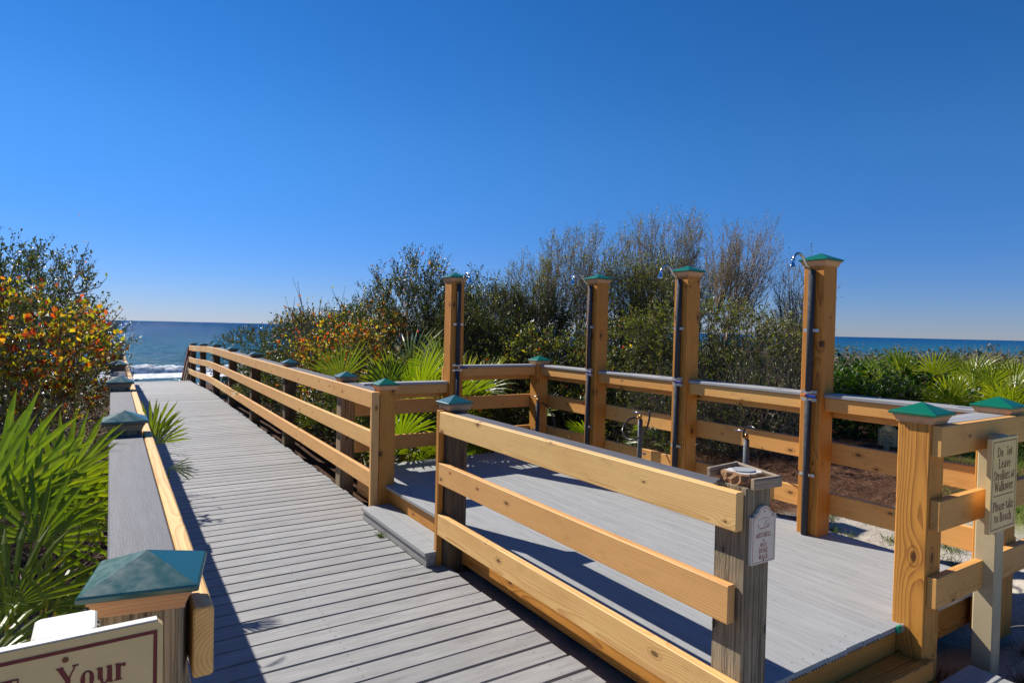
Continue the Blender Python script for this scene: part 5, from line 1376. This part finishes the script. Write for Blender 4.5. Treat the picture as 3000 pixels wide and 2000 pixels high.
# along the right boardwalk railing
for i, (x, y, n, s, lb) in enumerate([(2.85, 7.3, 9, 0.55, 'palmetto under the right railing nearest the rear fence'), (2.88, 9.6, 8, 0.58, 'palmetto behind the second post of the right boardwalk railing'),
                                  (2.92, 12.2, 8, 0.60, 'palmetto at the middle of the right boardwalk railing'), (2.95, 14.7, 8, 0.60, 'palmetto showing green between the fourth and fifth railing posts'),
                                  (2.95, 17.2, 7, 0.60, 'palmetto near the seaward end of the right railing')]):
    palmetto(x, y, n, lb, 80 + i, s, dry=1, tiltr=(15, 80), azr=(-165, -15))
place_fronds(2.55, 6.9, [(2.22, 6.55, 0.75, 20, 30, -20, 0.6, 0, 'n'), (2.10, 7.4, 0.45, 10, 40, -60, 0.6, 1, 'n'), (2.18, 9.3, 0.25, 10, 60, -80, 0.45, 2, 'n'), (2.2, 12.0, 0.4, 0, 50, -70, 0.8, 1, 'n')],
             'single palmetto fans sticking through the right boardwalk railing', z=-0.1)
S2('oak_shrub', (2.9, 8.3, -0.1), [(2.85, 7.7, 0.25, 0.45, 0.9, 0.45), (2.85, 9.2, 0.25, 0.45, 0.9, 0.45), (3.0, 10.8, 0.3, 0.5, 0.9, 0.5)],
   'low glossy undergrowth seen between the rails of the right boardwalk railing', 52, [(oak_leaf, 1.0, 0.045)], nodes=600, twigs=4, tlen=0.22, per=8)
S2('oak_shrub', (3.0, 13.2, -0.2), [(3.0, 12.6, 0.3, 0.5, 1.1, 0.5), (3.1, 14.8, 0.3, 0.55, 1.1, 0.5)],
   'low dark undergrowth behind the far half of the right boardwalk railing', 53, [(oak_leaf, 1.0, 0.05)], nodes=420, twigs=4, tlen=0.25, per=8)
# right-hand palmetto bank
far_lab = ['palmetto at the front of the right-hand bank, above the near green post cap', 'palmetto in the right-hand bank directly behind the fence end post', 'palmetto at the right picture edge, front row of the bank',
           'palmetto left in the right-hand bank beside the glossy green shrub', 'palmetto in the second row of the right bank, left of centre', 'palmetto in the second row of the right bank, right of centre',
           'palmetto in the back row of the right bank nearest the sea scrub', 'palmetto in the back row of the right bank, at the picture edge', 'palmetto low in the right bank beside the lawn', 'palmetto at the far right behind the entry railing', 'palmetto between front and second row of the right bank', 'palmetto rising above the glossy green shrub', 'palmetto high in the right bank above the fence end post', 'palmetto in the middle of the right bank, above the entry railing', 'palmetto deep in the right bank against the grey scrub', 'palmetto at the left end of the right bank, over the shrub']
far_xy = [(10.6, 4.7), (10.6, 4.0), (10.8, 3.45), (12.0, 5.3), (12.6, 4.9), (12.4, 4.2), (14.6, 5.9), (14.8, 4.9), (11.4, 3.75), (12.2, 3.7), (11.6, 4.9), (13.2, 6.5), (13.2, 4.4), (11.9, 4.2), (13.8, 5.3), (12.2, 6.2)]
for i, ((x, y), lb) in enumerate(zip(far_xy, far_lab)):
    palmetto(x, y, 15, lb, 90 + i, 0.88, big='far', dry=1 if i % 3 else 2, tiltr=(5, 55), z=float(ground(x, y)) + 0.05)
S2('oak_shrub', (9.8, 5.2, 0.0), [(9.4, 5.5, 0.30, 0.6, 0.4, 0.42), (9.9, 4.9, 0.40, 0.5, 0.5, 0.50), (10.3, 4.3, 0.35, 0.5, 0.4, 0.45), (8.3, 6.0, 0.4, 0.7, 0.4, 0.5)],
   'dark shrub behind the small dune sign', 54, [(bright_leaf, 0.5, 0.05, 0.55), (oak_leaf, 0.5, 0.045)], nodes=700, twigs=4, tlen=0.22, per=10)

# --- distant dune scrub: one mass nobody could count
rng = np.random.default_rng(5)
VV = []; FF = []; off = 0
def scrub_patch(cx, cy, top, rad, n, size):
    z0 = float(ground(cx, cy)); h = max(0.25, top - z0)
    d = rand_dirs(rng, n); d[:, 2] = np.abs(d[:, 2])
    r = rng.random(n)**0.4
    lump = 0.75 + 0.5*vnoise(d[:, 0]*3 + cx, d[:, 1]*3 + d[:, 2]*2 + cy, 3)
    return np.array([cx, cy, z0]) + d*np.array([rad, rad, h])*(r*lump)[:, None]
VT = []; FT = []; offt = 0
for i in range(330):
    b = R(rng.uniform(50, 86)); D = 12.5 + 50*rng.random()**1.5
    cx, cy = D*math.sin(b), D*math.cos(b)
    if cy > 21 or (D < 17.5 and b > R(58)): continue
    n = int(900 if D < 22 else 420)
    depth = D*0.82
    top = 1.6 - (24 + 24*rng.random() + 180/D)/1850*depth
    P = scrub_patch(cx, cy, top, 0.9 + 0.02*D, n, 0.05)
    V_, F_ = leaves_quads(rng, P, 0.05 + D*0.0022, 0.5)
    VV.append(V_); FF.append(F_ + off); off += len(V_)
    m_ = n // 7
    A = P[:m_]; dd = rand_dirs(rng, m_)*0.5; dd[:, 2] += 0.7
    V_, F_ = prisms(A, A + dd*0.32, np.full(m_, 0.003 + D*0.00012), np.full(m_, 0.001 + D*0.00004))
    VT.append(V_); FT.append(F_ + offt); offt += len(V_)
tag(obj('dune_scrub', mesh_np('dune_scrub', np.concatenate(VV), np.concatenate(FF), grey_leaf)), 'grey-brown dune scrub stretching to the sea on the right', kind='stuff')
tag(obj('dune_scrub_twigs', mesh_np('dune_scrub_twigs', np.concatenate(VT), np.concatenate(FT), bark_pale)), 'dry bare twigs sticking out of the distant dune scrub', kind='stuff')
# scrub further left and behind the big trees so no bare ground shows
VV = []; FF = []; off = 0
for (cx, cy, top, rad) in [(3.4, 16.5, 0.7, 1.0), (5.6, 13.5, 1.2, 1.5), (7.5, 12.0, 1.3, 1.6), (9.5, 11, 1.3, 1.8), (11.5, 9.5, 1.2, 1.8), (10.2, 8.0, 1.1, 1.4), (6.6, 10.5, 2.0, 1.4), (9.0, 9.4, 1.9, 1.3), (7.8, 8.9, 2.1, 1.0), (5.9, 9.9, 2.0, 0.9), (9.6, 7.6, 1.85, 0.9), (7.0, 8.6, 1.9, 0.8), (8.6, 8.2, 1.9, 0.8), (8.8, 6.9, 1.7, 0.7), (7.2, 9.8, 2.0, 0.9), (11.6, 7.6, 0.95, 1.2), (13.5, 8.0, 0.95, 1.3), (-1.8, 13.5, 1.2, 1.2), (-2.2, 6.0, 0.9, 1.0), (-1.6, 16, 0.9, 1.2), (-0.9, 18.5, 0.5, 0.9), (5.5, 20.0, 0.2, 1.4), (8.0, 17.0, 0.6, 1.6), (-2.5, 4.6, 0.6, 0.9)]:
    P = scrub_patch(cx, cy, top, rad, 8000, 0.05)
    V_, F_ = leaves_quads(rng, P, 0.055, 0.5)
    VV.append(V_); FF.append(F_ + off); off += len(V_)
tag(obj('background_scrub', mesh_np('background_scrub', np.concatenate(VV), np.concatenate(FF), oak_leaf)), 'dark evergreen scrub filling the ground behind the nearer shrubs', kind='stuff')

# --- tangle of dead stems, left, under the autumn shrub
A = []; B = []
for i in range(2800):
    x = rng.uniform(-1.5, -0.02); y = rng.uniform(4.2, 6.6); z = -0.35 + 1.15*rng.random()**0.8
    d = rand_dirs(rng, 1)[0]; d[2] = abs(d[2])*0.8; L = rng.uniform(0.12, 0.45)
    A.append((x, y, z)); B.append((x + d[0]*L, y + d[1]*L, z + d[2]*L))
A = np.array(A); B = np.array(B); m_ = (A + B)/2 + rng.normal(size=A.shape)*0.03
r_ = rng.uniform(0.0015, 0.0042, len(A))
V1, F1 = prisms(A, m_, r_, r_*0.8); V2, F2 = prisms(m_, B, r_*0.8, r_*0.5)
tag(obj('dead_stems', mesh_np('dead_stems', np.concatenate([V1, V2]), np.concatenate([F1, F2 + len(V1)]), bark_pale)), 'tangle of dry pinkish dead stems below the autumn shrub on the left', kind='stuff')

# --- pine straw, grass, litter
def blades(n, fx, L, w, mat, name, label, flat=0.2, seed=1):
    rg = np.random.default_rng(seed); P = fx(rg, n); P = P.reshape(-1, 3)
    d = rand_dirs(rg, len(P)); d[:, 2] = np.abs(d[:, 2])*flat + (0.02 if flat < 0.5 else 0.5); d /= np.linalg.norm(d, axis=1, keepdims=True)
    Ls = L*(0.5 + rg.random(len(P)))
    V_, F_ = prisms(P, P + d*Ls[:, None], np.full(len(P), w), np.full(len(P), w*0.4))
    return tag(obj(name, mesh_np(name, V_, F_, mat)), label, kind='stuff')
def straw(rg, n):
    x = rg.uniform(4.3, 9.0, n*2); y = rg.uniform(1.8, 6.6, n*2)
    k = (0.75*y + 0.25*x - 3.55 - 0.5*(vnoise(x*1.1, y*1.1, 8)-0.5)) > 0
    x, y = x[k][:n], y[k][:n]
    hump = 0.16*np.exp(-((x-6.4)**2 + (y-3.5)**2)/0.7)*vnoise(x*3, y*3, 4)
    return np.stack([x, y, ground(x, y) + 0.01 + hump], 1)
straw_m = bark_mat('pine_straw', (0.16, 0.07, 0.035), (0.42, 0.22, 0.12))
blades(26000, straw, 0.09, 0.0016, straw_m, 'pine_straw', 'red-brown pine straw spread on the ground behind the shower fence', 0.35, 3)
def tufts(centres, rad, rg, n):
    c = centres[rg.integers(0, len(centres), n)]
    p = c + rg.normal(size=(n, 2))*rad
    return np.stack([p[:, 0], p[:, 1], ground(p[:, 0], p[:, 1]) - 0.005], 1)
rg0 = np.random.default_rng(17)
cg = []
for k in range(60): cg.append((4.35 + rg0.normal()*0.10 + 0.0*k, rg0.uniform(1.75, 3.0)))
for k in range(26): cg.append((rg0.uniform(4.3, 5.6), rg0.uniform(1.9, 3.1)))
cg = np.array(cg)
grass_m = leaf_mat('grass_blades', [(0.0, (0.10, 0.17, 0.015)), (0.6, (0.20, 0.29, 0.025)), (1.0, (0.40, 0.38, 0.10))], rough=0.5, trans=0.4)
blades(3200, lambda rg, n: tufts(cg, 0.035, rg, n), 0.055, 0.0022, grass_m, 'grass_tufts', 'small green grass tufts along the outer edge of the shower deck', 1.2, 5)
def lawn(rg, n):
    x = rg.uniform(5.6, 13.0, n*3); y = rg.uniform(0.8, 4.9, n*3)
    k = (y < 0.45*x - 0.15 + 0.2*(vnoise(x, y, 2)-0.5)) & (y > 0.16*x) & (x + 1.2*(vnoise(x*1.3, y*1.3, 6)-0.5) > 5.8)
    x, y = x[k][:n], y[k][:n]
    return np.stack([x, y, ground(x, y) - 0.005], 1)
blades(36000, lawn, 0.045, 0.0035, grass_m, 'lawn', 'bright green lawn beyond the entry railing on the right', 1.2, 6)
def litter(rg, n):
    x = rg.uniform(3.3, 6.5, n); y = rg.uniform(0.5, 2.6, n); k = (y < 1.33) | (x > 4.25)
    x, y = x[k], y[k]; return np.stack([x, y, ground(x, y) + 0.003], 1)
blades(2600, litter, 0.035, 0.0011, straw_m, 'sand_litter', 'dry brown bits scattered on the pale sand beside the sign post', 0.15, 7)
cd = np.array([(3.72, 1.05), (3.80, 1.18), (3.42, 1.42), (3.50, 1.45), (4.02, 1.25), (4.2, 1.18), (3.36, 1.50), (3.62, 1.5)])
blades(700, lambda rg, n: tufts(cd, 0.03, rg, n), 0.07, 0.0016, straw_m, 'dry_tufts', 'small dry grass tufts in the sand near the sign post', 0.9, 8)
cw = np.array([(1.775, 4.55), (1.782, 4.52)])
w_ = blades(60, lambda rg, n: np.concatenate([tufts(cw, 0.008, rg, n)[:, :2], np.full((n, 1), -0.005)], 1), 0.04, 0.0018, grass_m, 'weed_tuft', None, 1.0, 9)
w_['kind'] = ''; del w_['kind']; tag(w_, 'tiny weed growing at the foot of the grey step on the boardwalk', 'weed')

# left ground litter: glossy fallen leaves under the palmettos
def left_l(rg, n):
    x = rg.uniform(-1.6, 0.0, n); y = rg.uniform(1.3, 4.5, n); return np.stack([x, y, ground(x, y) + 0.006], 1)
rgl = np.random.default_rng(33); P = left_l(rgl, 3500)
V_, F_ = leaves_quads(rgl, P, 0.035, 0.5, up=-0.1)
litter_m = leaf_mat('fallen_leaves', [(0.0, (0.10, 0.06, 0.04)), (0.6, (0.20, 0.13, 0.09)), (1.0, (0.30, 0.24, 0.2))], rough=0.3, trans=0.0)
tag(obj('fallen_leaves', mesh_np('fallen_leaves', V_, F_, litter_m)), 'fallen brown leaves on the shaded sand under the left palmettos', kind='stuff')
